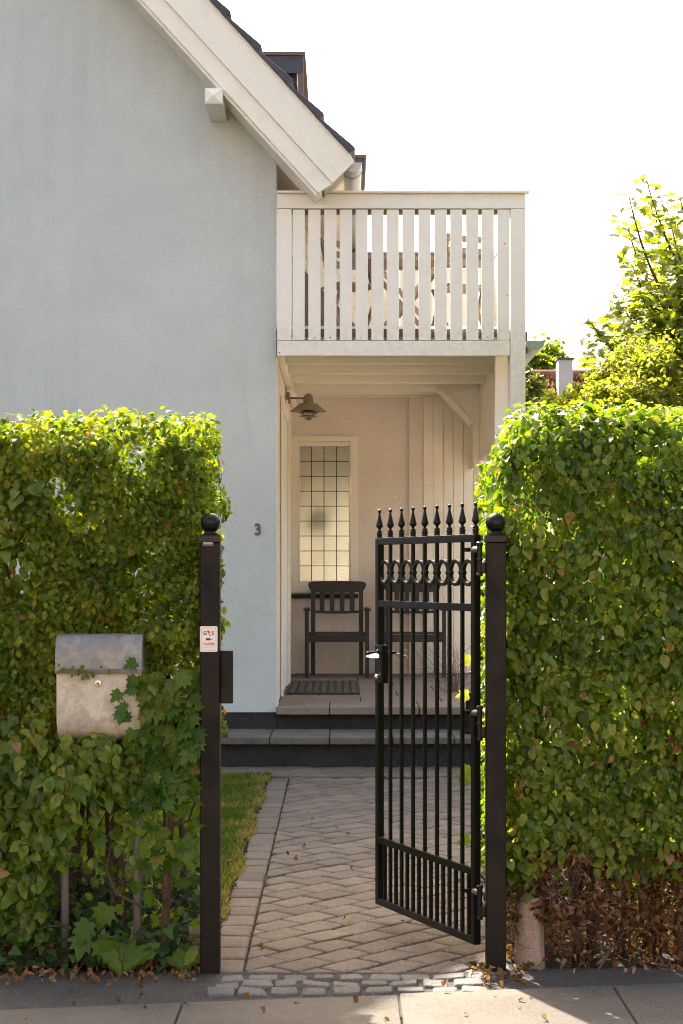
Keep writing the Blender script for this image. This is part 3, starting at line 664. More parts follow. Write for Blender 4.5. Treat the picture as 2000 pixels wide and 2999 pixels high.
# ================================================================== ON THE HOUSE
lampc = Vector((X_(903, 16.8), 16.8, 0)); lz = Z_(1205, 16.8)
lamp = thing('wall_lamp', 'verdigris metal lamp with wide shade and louvre rings above the porch door', 'lamp', (XC, 16.8, lz))
obj('bracket', MB().box(XC, XC + .035, 16.76, 16.84, Z_(1170, 16.8), Z_(1150, 16.8)).box(XC + .022, XC + .04, 16.775, 16.825, Z_(1183, 16.8), Z_(1168, 16.8)), M['lamp'], lamp, bevel=.003)
obj('arm', MB().tube([(XC + .03, 16.8, Z_(1166, 16.8)), (lampc.x - .03, 16.8, Z_(1166, 16.8))], .009, 10), M['lamp'], lamp, smooth=True)
obj('dome', MB().lathe([(.003, .172), (.012, .170), (.030, .160), (.044, .138), (.048, .115), (.048, .082), (.052, .080), (.052, .074)], (lampc.x, 16.8, lz), 28), M['lamp'], lamp, smooth=True)
obj('shade', MB().lathe([(.05, .078), (.088, .072), (.088, .066), (.11, .050), (.150, .016), (.173, .004), (.172, .0), (.10, .012), (.05, .05)], (lampc.x, 16.8, lz), 36), M['lamp'], lamp, smooth=False)
for k, (r, z) in enumerate(((.088, -.018), (.088, -.046), (.072, -.003))):
    obj('louvre_ring', MB().lathe([(r - .036, z + .012), (r, z), (r, z - .003), (r - .036, z + .008)], (lampc.x, 16.8, lz), 28), M['lamp'], lamp)
for t in (0.6, 2.2, 3.8, 5.4): obj('cage_rod', MB().tube([(lampc.x + .055 * math.cos(t), 16.8 + .055 * math.sin(t), lz + .02), (lampc.x + .055 * math.cos(t), 16.8 + .055 * math.sin(t), lz - .055)], .0035, 6), M['lamp'], lamp)
obj('glass_globe', MB().lathe([(.001, -.085), (.025, -.080), (.042, -.062), (.046, -.04), (.046, .04)], (lampc.x, 16.8, lz), 24), M['glassclear'], lamp, smooth=True)

num = thing('house_number', 'bronze number 3 fixed to the blue wall between gatepost and porch', 'house number', (X_(755, YW), YW - .012, Z_(1552, YW)))
text('digit', '3', .128, M['bronze'], num, Matrix.Translation((X_(755, YW), YW - .008, Z_(1552, YW))) @ Matrix.Rotation(R(90), 4, 'X'), .005, .003, .92)

# doormat
mat_ = thing('doormat', 'long dark ribbed doormat on the porch flagstones', 'doormat', (-.16, 16.4, zf))
ym0, ym1 = 15.55, 17.35; xm0, xm1 = -.49, .162
obj('mat_base', MB().box(xm0, xm1, ym0, ym1, zf + .001, zf + .012), M['rubber'], mat_, bevel=.003)
mb = MB()
for i in range(9):
    x = xm0 + .035 + i * .068; mb.box(x, x + .042, ym0 + .05, ym1 - .05, zf + .0125, zf + .018)
obj('mat_ribs', mb, M['matrib'], mat_, bevel=.002)

# garden armchairs (built at the origin, front towards -Y)
def make_chair(label):
    t = thing('garden_armchair', label, 'chair', (0, 0, 0), 'dark wooden armchairs on the porch', True)
    hw = .295
    for sx in (-1, 1):
        lx = sx * (hw + .012)
        obj('front_leg', MB().box(lx - .02, lx + .02, -.27, -.225, 0, .675), M['chair'], t, bevel=.004)
        bxl = sx * (hw - .045)
        obj('back_leg', MB().add([(bxl - .022, .20, 0), (bxl + .022, .20, 0), (bxl + .022, .245, 0), (bxl - .022, .245, 0), (bxl - .022, .20, .42), (bxl + .022, .20, .42), (bxl + .022, .245, .42), (bxl - .022, .245, .42), (bxl - .022, .27, .88), (bxl + .022, .27, .88), (bxl + .022, .31, .88), (bxl - .022, .31, .88)],
            [(0, 3, 2, 1), (0, 1, 5, 4), (1, 2, 6, 5), (2, 3, 7, 6), (3, 0, 4, 7), (4, 5, 9, 8), (5, 6, 10, 9), (6, 7, 11, 10), (7, 4, 8, 11), (8, 9, 10, 11)]), M['chair'], t, bevel=.003)
        obj('armrest', MB().prism([(lx - .035, -.31), (lx + .038, -.31), (lx + .034, -.1), (lx + .02, .25), (lx - .028, .25), (lx - .03, -.1)], .677, .702, 'z'), M['chair'], t, bevel=.007)
    seat = MB()
    for i in range(6):
        y0 = -.275 + i * .083; seat.box(-hw - .0, hw + .0, y0, y0 + .076, .437 - i * .002, .460 - i * .002)
    obj('seat', seat, M['chair'], t, bevel=.004)
    obj('apron', MB().box(-hw - .005 + .01, hw - .005, -.268, -.243, .360, .434), M['chair'], t, bevel=.003)
    obj('side_rail', MB().box(-hw + .0, -hw + .022, -.24, .2, .37, .43), M['chair'], t); obj('side_rail', MB().box(hw - .022, hw, -.24, .2, .37, .43), M['chair'], t)
    # shaped top rail, wider than the legs, ends rounded and dropping
    xs = np.linspace(-.30, .30, 17); poly = [(x, .972 + .006 * math.cos(x * 5.2) - (.0 if abs(x) < .27 else .012 * ((abs(x) - .27) / .03))) for x in xs]
    poly += [(.303, .93), (.285, .885)] + [(x, .868 - .010 * math.cos(x * 5)) for x in np.linspace(.25, -.25, 11)] + [(-.285, .885), (-.303, .93)]
    tr = MB(); n = len(poly)
    def cy(x): return .285 - .05 * (1 - (x / .3) ** 2) * -1
    vs = [(x, .25 + .04 * (1 - (x / .3) ** 2), z) for x, z in poly] + [(x, .275 + .04 * (1 - (x / .3) ** 2), z) for x, z in poly]
    tr.add(vs, [tuple(range(n)), tuple(range(2 * n - 1, n - 1, -1))] + [(i, i + n, (i + 1) % n + n, (i + 1) % n) for i in range(n)])
    obj('top_rail', tr, M['chair'], t, bevel=.004)
    obj('lower_back_rail', MB().prism([(-.25, .645), (-.1, .637), (.1, .637), (.25, .645), (.25, .672), (.1, .664), (-.1, .664), (-.25, .672)], .255, .28), M['chair'], t, bevel=.003)
    for i in range(4):
        x = -.157 + i * .1047; obj('back_slat', MB().add([(x - .025, .262, .66), (x + .025, .262, .66), (x + .025, .276, .66), (x - .025, .276, .66), (x - .025, .277, .875), (x + .025, .277, .875), (x + .025, .291, .875), (x - .025, .291, .875)],
            [(0, 3, 2, 1), (4, 5, 6, 7), (0, 1, 5, 4), (1, 2, 6, 5), (2, 3, 7, 6), (3, 0, 4, 7)]), M['chair'], t, bevel=.003)
    return t
ch = make_chair('dark wooden slatted armchair standing under the leaded window')
ch.location = (X_(987, 18.3), 18.30, zf + .001)
c2 = copy_tree(ch); c2['label'] = 'dark wooden slatted armchair behind the gate, against the board panel'; c2.location = (X_(1209, 18.3), 18.30, zf + .001)

# small black bollard on the step
bo = thing('bollard', 'small black metal post with rounded head at the end of the step', 'bollard', (X_(1372, 13.8), 13.8, .287))
bc = (X_(1372, 13.8), 13.8, .287)
obj('shaft', MB().lathe([(.034, 0), (.034, .018), (.022, .03), (.022, .10), (.025, .105), (.022, .11), (.022, .235)], bc, 20), M['black'], bo, smooth=False)
obj('head', MB().lathe([(.024, .236), (.040, .25), (.050, .27), (.050, .30), (.040, .315), (.012, .322)], bc, 20), M['black'], bo, smooth=True)

# balcony furniture: folding chairs and a table
def fold_chair(name, label, loc, rz):
    t = thing(name, label, 'chair', (0, 0, 0), 'folding chairs on the balcony', True)
    mb = MB()
    for sx in (-.2, .2):
        mb.add(*bar((sx, -.22, 0), (sx, .20, .86), .035, .02)); mb.add(*bar((sx * .88, .22, 0), (sx * .88, -.20, .46), .035, .02))
    obj('frame', mb, M['brownwood'], t)
    mb = MB()
    for i in range(5): mb.box(-.2, .2, -.2 + i * .085, -.14 + i * .085, .45, .465)
    obj('seat', mb, M['brownwood'], t)
    mb = MB()
    for i in range(3): mb.box(-.2, .2, .13 + i * .025, .145 + i * .025, .62 + i * .09, .67 + i * .09)
    obj('backrest', mb, M['brownwood'], t)
    t.location = loc; t.rotation_euler = (0, 0, rz); return t
def bar(a, b, w_, d_):
    a, b = Vector(a), Vector(b); d = (b - a).normalized(); s = Vector((1, 0, 0)); s = (s - d * s.dot(d)).normalized(); u = d.cross(s)
    vs = [p + s * (i * d_ / 2) + u * (j * w_ / 2) for p in (a, b) for i, j in ((-1, -1), (1, -1), (1, 1), (-1, 1))]
    return vs, [(0, 3, 2, 1), (4, 5, 6, 7), (0, 1, 5, 4), (1, 2, 6, 5), (2, 3, 7, 6), (3, 0, 4, 7)]
fold_chair('folding_chair', 'brown folding chair behind the balcony slats nearest the outer corner', (X_(1350, 15.4), 15.4, 3.503), R(200)).scale = (1, 1, 1.08)
fold_chair('folding_chair', 'dark folding chair behind the balcony slats nearest the roof', (X_(1030, 15.3), 15.3, 3.503), R(25)).scale = (1, 1, 1.08)
tb = thing('folding_table', 'brown folding table with crossed legs behind the middle balcony slats', 'table', (X_(1190, 15.3), 15.3, 3.503))
mb = MB(); tx = X_(1190, 15.3)
for i in range(7): mb.box(tx - .36, tx + .36, 15.02 + i * .085, 15.095 + i * .085, 4.19, 4.212)
obj('tabletop', mb, M['brownwood'], tb)
for sy in (15.05, 15.55):
    mb = MB(); 
    for s in (-1, 1):
        vs, fs = bar((0, s * .3, 3.503), (0, -s * .3, 4.19), .04, .022); mb.add([(tx + v.y, sy + v.x + s * .012, v.z) for v in vs], fs)
    obj('crossed_legs', mb, M['brownwood'], tb)

# ================================================================== GATE AND POSTS
PY = 6.87
def gate_post(label, cx, z0):
    t = thing('gate_post', label, 'gate post', (cx, PY + .038, z0), 'black gate posts')
    h = .038
    obj('shaft', MB().box(cx - h, cx + h, PY, PY + .076, z0 - .05, 1.66), M['blackpost'], t, bevel=.005, seg=3)
    obj('cap', MB().box(cx - h - .003, cx + h + .003, PY - .003, PY + .079, 1.661, 1.688).prism([(cx - h + .0, PY + .003), (cx + h, PY + .003), (cx + h, PY + .073), (cx - h, PY + .073)], 1.688, 1.692, 'z'), M['black'], t, bevel=.004, seg=3)
    prof = [(.028, 1.692), (.028, 1.697), (.018, 1.702)] + [(.0385 * math.sin(a), 1.737 - .0385 * math.cos(a)) for a in np.linspace(.55, math.pi - .03, 16)]
    obj('ball_finial', MB().lathe([(r, z) for r, z in prof], (cx, PY + .038, 0), 32), M['black'], t, smooth=True)
    return t
LPX, RPX = X_(613.5, PY) + .001, X_(1453.5, PY)
lp = gate_post('black square gate post with round ball, alarm sign and strike plate', LPX, -.0)
rp = gate_post('black square gate post with round ball carrying the hinges', RPX, .0)
obj('strike_plate', MB().box(LPX + .039, X_(680.5, PY), PY + .03, PY + .055, Z_(2062, PY), Z_(1907, PY)), M['blackpost'], lp, bevel=.002)
rot = Matrix.Rotation(R(90), 4, 'X')
stx, stz = X_(609, PY), Z_(1591, PY)
stk = obj('maker_plate', MB().box(stx - .020, stx + .020, PY - .0015, PY - .0002, stz - .0095, stz + .0095), M['bronze'], lp)
M['platetxt'] = m_metal('plate_text', (0.55, 0.52, 0.48), 0.5)
text('plate_text', 'Medan', .0135, M['platetxt'], stk, Matrix.Translation((stx, PY - .0018, stz + .001)) @ rot, .0003, .0002)
# alarm sign
ax0, ax1, az0, az1 = X_(586, PY), X_(637, PY), Z_(1909, PY), Z_(1834, PY); ac = ((ax0 + ax1) / 2, (az0 + az1) / 2); aw, ah = ax1 - ax0, az1 - az0
sg = thing('alarm_sign', 'small white alarm sign with red border screwed to the post', 'sign', (ac[0], PY, ac[1]))
pl = [tuple(p) for p in rounded_poly([Vector((ax0, az0)), Vector((ax1, az0)), Vector((ax1, az1)), Vector((ax0, az1))], .006, 4)]
obj('sign_plate', MB().prism(pl, PY - .003, PY - .0003), M['signwhite'], sg)
def ring_rect(x0, x1, z0, z1, w_, y, r):
    o_ = rounded_poly([Vector((x0, z0)), Vector((x1, z0)), Vector((x1, z1)), Vector((x0, z1))], r, 4); i_ = rounded_poly([Vector((x0 + w_, z0 + w_)), Vector((x1 - w_, z0 + w_)), Vector((x1 - w_, z1 - w_)), Vector((x0 + w_, z1 - w_))], r * .7, 4)
    n = len(o_); m_ = MB(); m_.add([(p.x, y, p.y) for p in o_] + [(p.x, y, p.y) for p in i_], [(i, (i + 1) % n, (i + 1) % n + n, i + n) for i in range(n)]); return m_
obj('sign_border', ring_rect(ax0 + .0055, ax1 - .0055, az0 + .006, az1 - .006, .0009, PY - .0033, .004), M['signred'], sg)
yt = PY - .0034
def tx_(s, sz, x, z, m_, off=0.0, sx=1.0, nm='lettering'): return text(nm, s, sz, m_, sg, Matrix.Translation((ac[0] + x, yt, ac[1] + z)) @ rot, .0002, off, sx)
tx_('G', .019, -.0145, .0225, M['signblack'], .0006); tx_('4', .016, .0005, .0235, M['signred'], .0007); tx_('S', .019, .0150, .0225, M['signblack'], .0006)
obj('emblem', MB().add([(ac[0] - .008, yt, ac[1] + .033), (ac[0] + .003, yt, ac[1] + .033), (ac[0] - .001, yt, ac[1] + .021)], [(0, 1, 2)]).prism([(ac[0] - .001, ac[1] + .013), (ac[0] + .009, ac[1] + .013), (ac[0] + .011, ac[1] + .0165), (ac[0] + .001, ac[1] + .0165)], yt, yt + .0003), M['signred'], sg)
obj('camera_symbol', MB().prism([(ac[0] - .011, ac[1] - .0045), (ac[0] + .005, ac[1] - .0045), (ac[0] + .008, ac[1] - .001), (ac[0] + .005, ac[1] + .0035), (ac[0] - .011, ac[1] + .0035)], yt, yt + .0003).prism([(ac[0] + .010, ac[1] - .002), (ac[0] + .0135, ac[1] - .0035), (ac[0] + .0135, ac[1] + .002), (ac[0] + .010, ac[1] + .001)], yt, yt + .0003).box(ac[0] - .0005, ac[0] + .0015, yt, yt + .0003, ac[1] - .009, ac[1] - .005), M['signblack'], sg)
tx_('ALARM', .0115, 0, -.0185, M['signred'], .0003, 1.12)
obj('small_print', MB().box(ac[0] - .021, ac[0] + .021, yt, yt + .0002, ac[1] - .0265, ac[1] - .0257).box(ac[0] - .019, ac[0] + .020, yt, yt + .0002, ac[1] - .0300, ac[1] - .0292).box(ac[0] - .021, ac[0] + .018, yt, yt + .0002, ac[1] - .0335, ac[1] - .0327), M['zinc'], sg)
for dz in (.0425, -.0425): obj('screw', MB().lathe([(.0016, 0), (.0016, .001)], (0, 0, 0), 10).xf(Matrix.Translation((ac[0], PY - .003, ac[1] + dz)) @ Matrix.Rotation(R(90), 4, 'X')), M['zinc'], sg)

# gate leaf, local frame: x along the leaf from the hinge side, y towards the street face
GW = .9457; th = math.atan2(.920, -.392)
gate = thing('garden_gate', 'tall black iron garden gate with spear finials and rings, standing open', 'gate', (.5186, 6.95, .0), None, True)
T = .030
B = M['black']
gp = lambda nm, mb, m_=B, bv=.002, sm=False, par=None: obj(nm, mb, m_, par or gate, bevel=bv, smooth=sm)
gp('stile', MB().box(0, T, -T, 0, .085, 1.694)); gp('stile', MB().box(GW - T, GW, -T, 0, .085, 1.694))
for z0, z1 in ((.085, .115), (.355, .385), (1.391, 1.421), (1.664, 1.694)): gp('rail', MB().box(T, GW - T, -T + .0005, -.0005, z0, z1))
sp = (GW - T) / 8; bw = .007
cxs = [T / 2 + sp * i for i in range(9)]
for i in range(1, 8):
    x = cxs[i]; gp('bar', MB().box(x - bw, x + bw, -T / 2 - bw, -T / 2 + bw, .115, .355).box(x - bw, x + bw, -T / 2 - bw, -T / 2 + bw, .385, 1.391).box(x - bw, x + bw, -T / 2 - bw, -T / 2 + bw, 1.421, 1.664), bv=.0015)
for i in range(8):
    x = (cxs[i] + cxs[i + 1]) / 2; gp('short_bar', MB().box(x - bw, x + bw, -T / 2 - bw, -T / 2 + bw, .115, .355), bv=.0015)
for i in range(8):
    x = (cxs[i] + cxs[i + 1]) / 2; k = 32; m_ = MB(); ro = sp / 2 - .0045 + .003; ri = ro - .0135; yc = -T / 2
    for r, yv in ((ro, yc - .0075), (ro, yc + .0075), (ri, yc + .0075), (ri, yc - .0075)):
        for j in range(k): a = 2 * math.pi * j / k; m_.v.append((x + r * math.cos(a), yv, 1.543 + r * math.sin(a) * .97))
    for q in range(4):
        for j in range(k): m_.f.append((q * k + j, q * k + (j + 1) % k, ((q + 1) % 4) * k + (j + 1) % k, ((q + 1) % 4) * k + j))
    gp('ring', m_, bv=.0015)
for i in range(1, 8):
    x = cxs[i]; m_ = MB().tube([(x - .019, 0, 0), (x - .017, 0, 0), (x - .009, 0, 0), (x - .0085, 0, 0), (x + .0085, 0, 0), (x + .009, 0, 0), (x + .017, 0, 0), (x + .019, 0, 0)], [.006, .011, .011, .0095, .0095, .011, .011, .006], 12)
    m_.v = [(a, b - T / 2, c + 1.543) for a, b, c in m_.v]; gp('collar', m_, bv=0, sm=True)
fin = [(.012, 0), (.0125, .006), (.0105, .009), (.013, .013), (.013, .019), (.0105, .022), (.0125, .027), (.010, .031), (.0055, .036), (.0065, .040), (.0165, .052), (.0150, .058), (.0105, .076), (.0062, .096), (.0042, .107), (.0045, .109), (.0072, .113), (.0078, .118), (.0062, .123), (.002, .1255)]
for i in range(9):
    gp('finial', MB().lathe(fin, (cxs[i], -T / 2, 1.6945), 8, R(22.5)), bv=.0008)
# lock, handles
lk = gp('lock_case', MB().box(GW - .070, GW + .002, -T - .002, .002, 1.058, 1.226), bv=.003)
gp('keeper', MB().box(GW + .0025, GW + .004, -T + .004, -.004, 1.07, 1.21), M['chrome'], 0, False, lk)
def lever(sgn, yb):
    """shaft out of the lock face, then a leaf-shaped blade turned back over the gate"""
    hx, hz = GW - .035, 1.19
    h = gp('handle', MB().tube([(hx, yb, hz), (hx, yb + sgn * .006, hz)], [.016, .015], 18).tube([(hx, yb + sgn * .006, hz), (hx, yb + sgn * .05, hz), (hx + .0, yb + sgn * .056, hz)], [.0065, .007, .004], 12), B, 0, True)
    pts = [(0, 0, .007), (-.015, .006, .012), (-.045, .012, .018), (-.075, .010, .020), (-.10, .004, .014), (-.118, -.004, .003)]
    m_ = MB(); n = len(pts)
    for (dx, dz, hw_) in pts:
        for s in (-1, 1): m_.v.append((hx + dx, yb + sgn * .052 + s * hw_ * .9, hz - .010 + dz * .3 - s * sgn * hw_ * .35 ))
        for s in (1, -1): m_.v.append((hx + dx, yb + sgn * .052 + s * hw_ * .9, hz - .016 + dz * .3 - s * sgn * hw_ * .35))
    for i in range(n - 1):
        for q in range(4): m_.f.append((i * 4 + q, i * 4 + (q + 1) % 4, i * 4 + 4 + (q + 1) % 4, i * 4 + 4 + q))
    m_.f += [(0, 1, 2, 3), tuple((n - 1) * 4 + q for q in (3, 2, 1, 0))]
    gp('handle_blade', m_, M['chrome'], .001, False, h)
lever(1, .002); lever(-1, -T - .002)
gp('key_cylinder', MB().tube([(GW - .035, .002, 1.085), (GW - .035, .014, 1.085)], [.012, .011], 16), M['chrome'], 0, True, lk)
# hinges: pin barrel, eye bolt on the leaf, bracket on the post
gate.rotation_euler = (0, 0, th)
inv = (Matrix.Translation((.5186, 6.95, 0)) @ Matrix.Rotation(th, 4, 'Z')).inverted()
hx, hy = X_(1404.5, 6.905), 6.905
for z0, z1 in ((1.529, 1.663), (.889, 1.027), (.193, .329)):
    zm = (z0 + z1) / 2
    prof = [(.0075, 0), (.0125, .002), (.0125, .010), (.0105, .012), (.0105, .062), (.0125, .064), (.0125, .070), (.0105, .072), (.0105, .122), (.0135, .124), (.0135, .135), (.009, .138)]
    h = obj('hinge', MB().lathe([(r, z * (z1 - z0) / .138) for r, z in prof], (hx, hy, z0), 18).xf(inv), B, gate)
    obj('post_bracket', MB().box(hx + .004, RPX - .037, hy - .012, hy + .014, z0 + .012, z0 + .055).xf(inv), B, h, bevel=.004)
    obj('eye_bolt', MB().tube([(hx - .004, hy + .006, z1 - .030), (hx - .016, hy + .022, z1 - .030), (hx - .022, hy + .035, z1 - .030)], [.010, .013, .010], 14).xf(inv), M['zincdark'], h)
    obj('nut', MB().tube([(hx - .053, hy + .040, z1 - .030), (hx - .036, hy + .05, z1 - .030)], [.009, .010], 6).xf(inv), B, h)

# ================================================================== MAILBOX
my = 6.88
mb_ = thing('mailbox', 'weathered galvanised mailbox with rounded lid set into the hedge on two poles', 'mailbox', (-.946, 6.93, 0))
mx0, mx1 = X_(165, my), X_(413, my); zb, zt_, zl = Z_(2172, my), Z_(1858, my), Z_(1972, my)
prof = [(my + .16, zb + .005), (my + .09, zb), (my + .05, zb + .010), (my + .022, zb + .032), (my + .006, zb + .065), (my, zb + .11), (my, zl + .02), (my + .16, zl + .02)]
body = obj('body', MB().prism(prof, mx0, mx1, 'x'), M['mailbody'], mb_, bevel=.003)
lw = .008
p2 = [(my - .010, zl), (my - .012, zl + .018), (my - .009, zl + .020), (my - .006, zl + .055)] + [(my + .06 - .068 * math.cos(a), zl + .055 + (zt_ - zl - .055) * math.sin(a)) for a in np.linspace(.12, 1.5, 9)] + [(my + .17, zt_), (my + .17, zl + .022), (my - .001, zl + .0205), (my - .001, zl)]
obj('lid', MB().prism(p2, mx0 - .004, mx1 + .004, 'x'), M['maillid'], mb_, bevel=.002)
M['vase'] = m_metal('vase_glaze', (0.34, 0.35, 0.26), .6)
M['lip'] = m_metal('lid_lip', (0.13, 0.13, 0.14), .5, .2, (0.2, 0.19, 0.17), .4)
obj('lid_lip', MB().box(mx0 + .012, mx1 - .012, my - .0155, my - .0125, zl + .0, zl + .019), M['lip'], mb_, bevel=.001)
kx, kz = X_(287, my), Z_(2000, my)
tr = Matrix.Translation((kx, my, kz)) @ Matrix.Rotation(R(90), 4, 'X')
lo = obj('lock', MB().lathe([(.0145, 0), (.0145, .004), (.012, .0055), (.011, .003)], (0, 0, 0), 24).xf(tr), M['chrome'], mb_)
obj('keyhole', MB().lathe([(.006, .003), (.006, .0062)], (0, -.004, 0), 16).xf(tr), M['bronze'], lo)
for px in (190, 402):
    x = X_(px, 6.98); obj('pole', MB().tube([(x, 6.98, -.05), (x, 6.98, 1.2)], .0165, 16), M['pole'], mb_, smooth=True)

# ================================================================== HEDGES
def shell(n, face, box, depth, rough=0.05, off=0.0, dens=0.0):
    """points in a soft shell along a face of the hedge box; returns P, outward dir"""
    x0, x1, y0, y1, z0, z1 = box
    P = np.column_stack([rnd(n, x0, x1), rnd(n, y0, y1), rnd(n, z0, z1)]); d = np.abs(gau(n, depth))
    ax, sgn = {'front': (1, -1), 'back': (1, 1), 'left': (0, -1), 'right': (0, 1), 'top': (2, 1)}[face]
    Q = P.copy(); Q[:, ax] = 0; bumpy = nz(Q, 3.0, off) * rough + nz(Q, 8.0, off + 3) * rough * 1.3
    lo_, hi_ = {1: (y0, y1), 0: (x0, x1), 2: (z0, z1)}[ax]
    P[:, ax] = (hi_ - d + bumpy) if sgn > 0 else (lo_ + d - bumpy)
    D = np.zeros((n, 3)); D[:, ax] = sgn
    return P, D
def round_edges(P, box, r=0.12):
    x0, x1, y0, y1, z0, z1 = box; P = P.copy()
    for (ax, e, s) in ((1, y0, -1), (1, y1, 1)):
        dz = np.clip((P[:, 2] - (z1 - r)) / r, 0, 1); P[:, ax] -= s * r * .45 * dz ** 2 * (np.abs(P[:, ax] - e) < r)
    return P
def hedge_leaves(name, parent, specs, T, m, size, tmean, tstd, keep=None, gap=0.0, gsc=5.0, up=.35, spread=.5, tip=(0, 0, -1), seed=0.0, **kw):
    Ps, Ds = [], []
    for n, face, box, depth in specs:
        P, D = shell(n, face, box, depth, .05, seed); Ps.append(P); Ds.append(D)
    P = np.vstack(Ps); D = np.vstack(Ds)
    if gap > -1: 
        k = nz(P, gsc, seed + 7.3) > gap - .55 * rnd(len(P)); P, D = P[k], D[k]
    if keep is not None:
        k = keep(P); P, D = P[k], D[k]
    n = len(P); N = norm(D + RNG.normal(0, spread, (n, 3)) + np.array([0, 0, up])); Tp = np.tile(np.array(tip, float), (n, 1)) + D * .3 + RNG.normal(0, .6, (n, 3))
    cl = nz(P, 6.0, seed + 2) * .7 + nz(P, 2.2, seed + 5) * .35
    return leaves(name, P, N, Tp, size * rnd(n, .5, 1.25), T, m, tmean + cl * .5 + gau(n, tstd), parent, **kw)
def stems(mb, n, xr, yr, z1, r0=(.008, .02), lean=.12, side=True):
    for _ in range(n):
        x, y = random.uniform(*xr), random.uniform(*yr); pts = []; rr = []; dx, dy = random.gauss(0, lean), random.gauss(0, lean * .6); r = random.uniform(*r0); k = 8
        for i in range(k + 1):
            t = i / k; pts.append((x + dx * t + random.gauss(0, .01), y + dy * t + random.gauss(0, .01), -.03 + z1 * t)); rr.append(r * (1 - .6 * t))
        mb.tube(pts, rr, 6)
        if side:
            for q in range(4):
                i = random.randint(2, k); p = Vector(pts[i]); d = Vector((random.gauss(0, 1), random.gauss(0, .6), random.uniform(-.1, .8))).normalized(); L = random.uniform(.12, .4)
                if (p.x + d.x * L > -.57 and p.x < 0) or p.z + d.z * L > 1.98: continue
                if p.x + d.x * L < .66 and p.x > 0: continue
                mb.tube([p, p + d * L * .5 + Vector((0, 0, random.gauss(0, .02))), p + d * L + Vector((0, 0, random.gauss(0, .03)))], [rr[i] * .5, rr[i] * .35, .002], 5)
# ---- left hedge
LH = (-2.3, -.515, 6.93, 7.78, .45, 2.14)
hl = thing('hedge', 'hawthorn hedge with small lobed leaves around the mailbox', 'hedge', (-1.3, 7.35, 0), 'clipped garden hedges')
def keepL(P):
    x, y, z = P[:, 0], P[:, 1], P[:, 2]
    ed = .022 * np.sin(z * 41) + .018 * np.sin(z * 97) + .012
    inbox = (x > mx0 + ed) & (x < mx1 - ed) & (z > zb + .01) & (z < zt_ + .0) & (y < 7.04)
    low = (z < .85) & (x > -1.12) & (rnd(len(x)) < .82 * np.clip((.95 - z) / .25, 0, 1))      # thin lower right part
    post = (x > -.56) & (y < 6.97)
    thin = (z > 1.80) & (y > 7.12) & (rnd(len(x)) < .45 * np.clip((z - 1.8) / .15, 0, 1))
    chamf = (z - 2.10) * 1.0 + (6.98 - y) * 1.0 > 0
    hole = ((x + 1.28) ** 2 + ((z - 1.57) * 1.2) ** 2 < .004) & (y < 7.3)
    return ~(inbox | low | post | hole | thin | chamf) & ~((x < -.79) & (x > -1.09) & (z < .885) & (z > .80) & (y < 6.9))
bx = LH
hedge_leaves('foliage', hl, [(31000, 'front', (-1.65, -.53, bx[2], bx[3], .85, 2.15), .055), (8500, 'top', (-1.9, -.53, 6.93, 7.76, 0, 2.17), .06), (8000, 'right', (-2, -.535, 6.98, 7.76, .85, 2.14), .04),
    (5000, 'back', (-2.1, -.55, 0, 7.75, .5, 2.1), .05)], T_HAW, M['haw'], .032, .50, .28, keepL, .0, 6.5, spread=.7, seed=1)
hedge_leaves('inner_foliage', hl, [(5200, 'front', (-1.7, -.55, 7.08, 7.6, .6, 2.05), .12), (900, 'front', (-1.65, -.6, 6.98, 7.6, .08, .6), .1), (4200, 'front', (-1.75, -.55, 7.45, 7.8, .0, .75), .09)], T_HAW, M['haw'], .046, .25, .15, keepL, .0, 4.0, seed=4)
def keepL2(P):
    x, y, z = P[:, 0], P[:, 1], P[:, 2]
    inbox = (x > mx0 + .01) & (x < mx1 - .03) & (z > zb + .02) & (z < zt_) & (y < 7.05); clear = (x > -1.06) & (z < .66)
    return ~inbox & ~(clear & (rnd(len(x)) < .80)) & ~((x > -.56) & (y < 6.94))
# broad leaves in the lower part and maple shoots beside the post
hedge_leaves('broad_foliage', hl, [(1500, 'front', (-1.65, -.78, 6.87, 7.5, .42, .92), .05), (420, 'front', (-1.65, -1.14, 6.88, 7.5, .3, 1.15), .05), (90, 'front', (-1.5, -1.15, 6.9, 7.3, 1.5, 1.9), .03), (500, 'front', (-1.65, -1.15, 6.9, 7.5, .12, .5), .06)], T_ELM, M['elm'], .052, .42, .24, keepL2, -.15, 5, up=.6, seed=9)
hedge_leaves('maple_shoots', hl, [(520, 'front', (-.78, -.545, 6.85, 7.2, .42, 1.16), .035), (170, 'front', (-1.05, -.6, 6.87, 7.2, .5, .86), .04), (60, 'front', (-.95, -.6, 6.9, 7.2, .25, .5), .04)], T_MAP, M['map'], .062, .5, .25, keepL2, -.25, 6, up=.45, seed=14)
P = np.array([[-.85, 6.83, 1.01], [-.825, 6.83, 1.02], [-.80, 6.83, .94], [-.83, 6.83, .97], [-.79, 6.83, 1.10], [-.79, 6.83, 1.14], [-.79, 6.83, 1.2], [-.85, 6.83, 1.085]])
leaves('maple_sprig', P, np.tile([0, -1, .3], (8, 1)) + RNG.normal(0, .2, (8, 3)), np.tile([-.6, 0, -.5], (8, 1)) + RNG.normal(0, .4, (8, 3)), .055, T_MAP, M['map'], rnd(8, .1, .6), hl)
n = 34; P = np.column_stack([-1.09 + np.abs(gau(n, .06)) + rnd(n, 0, .08), np.full(n, 6.83), 1.165 + gau(n, .015)])
leaves('light_sprig', P, outward(n, (0, -1, 0), .4), droop(n), rnd(n, .014, .024), T_HAW, M['yel'], rnd(n, 0, .5), hl)
mb = MB(); stems(mb, 26, (-2.0, -.6), (7.1, 7.6), 1.88)
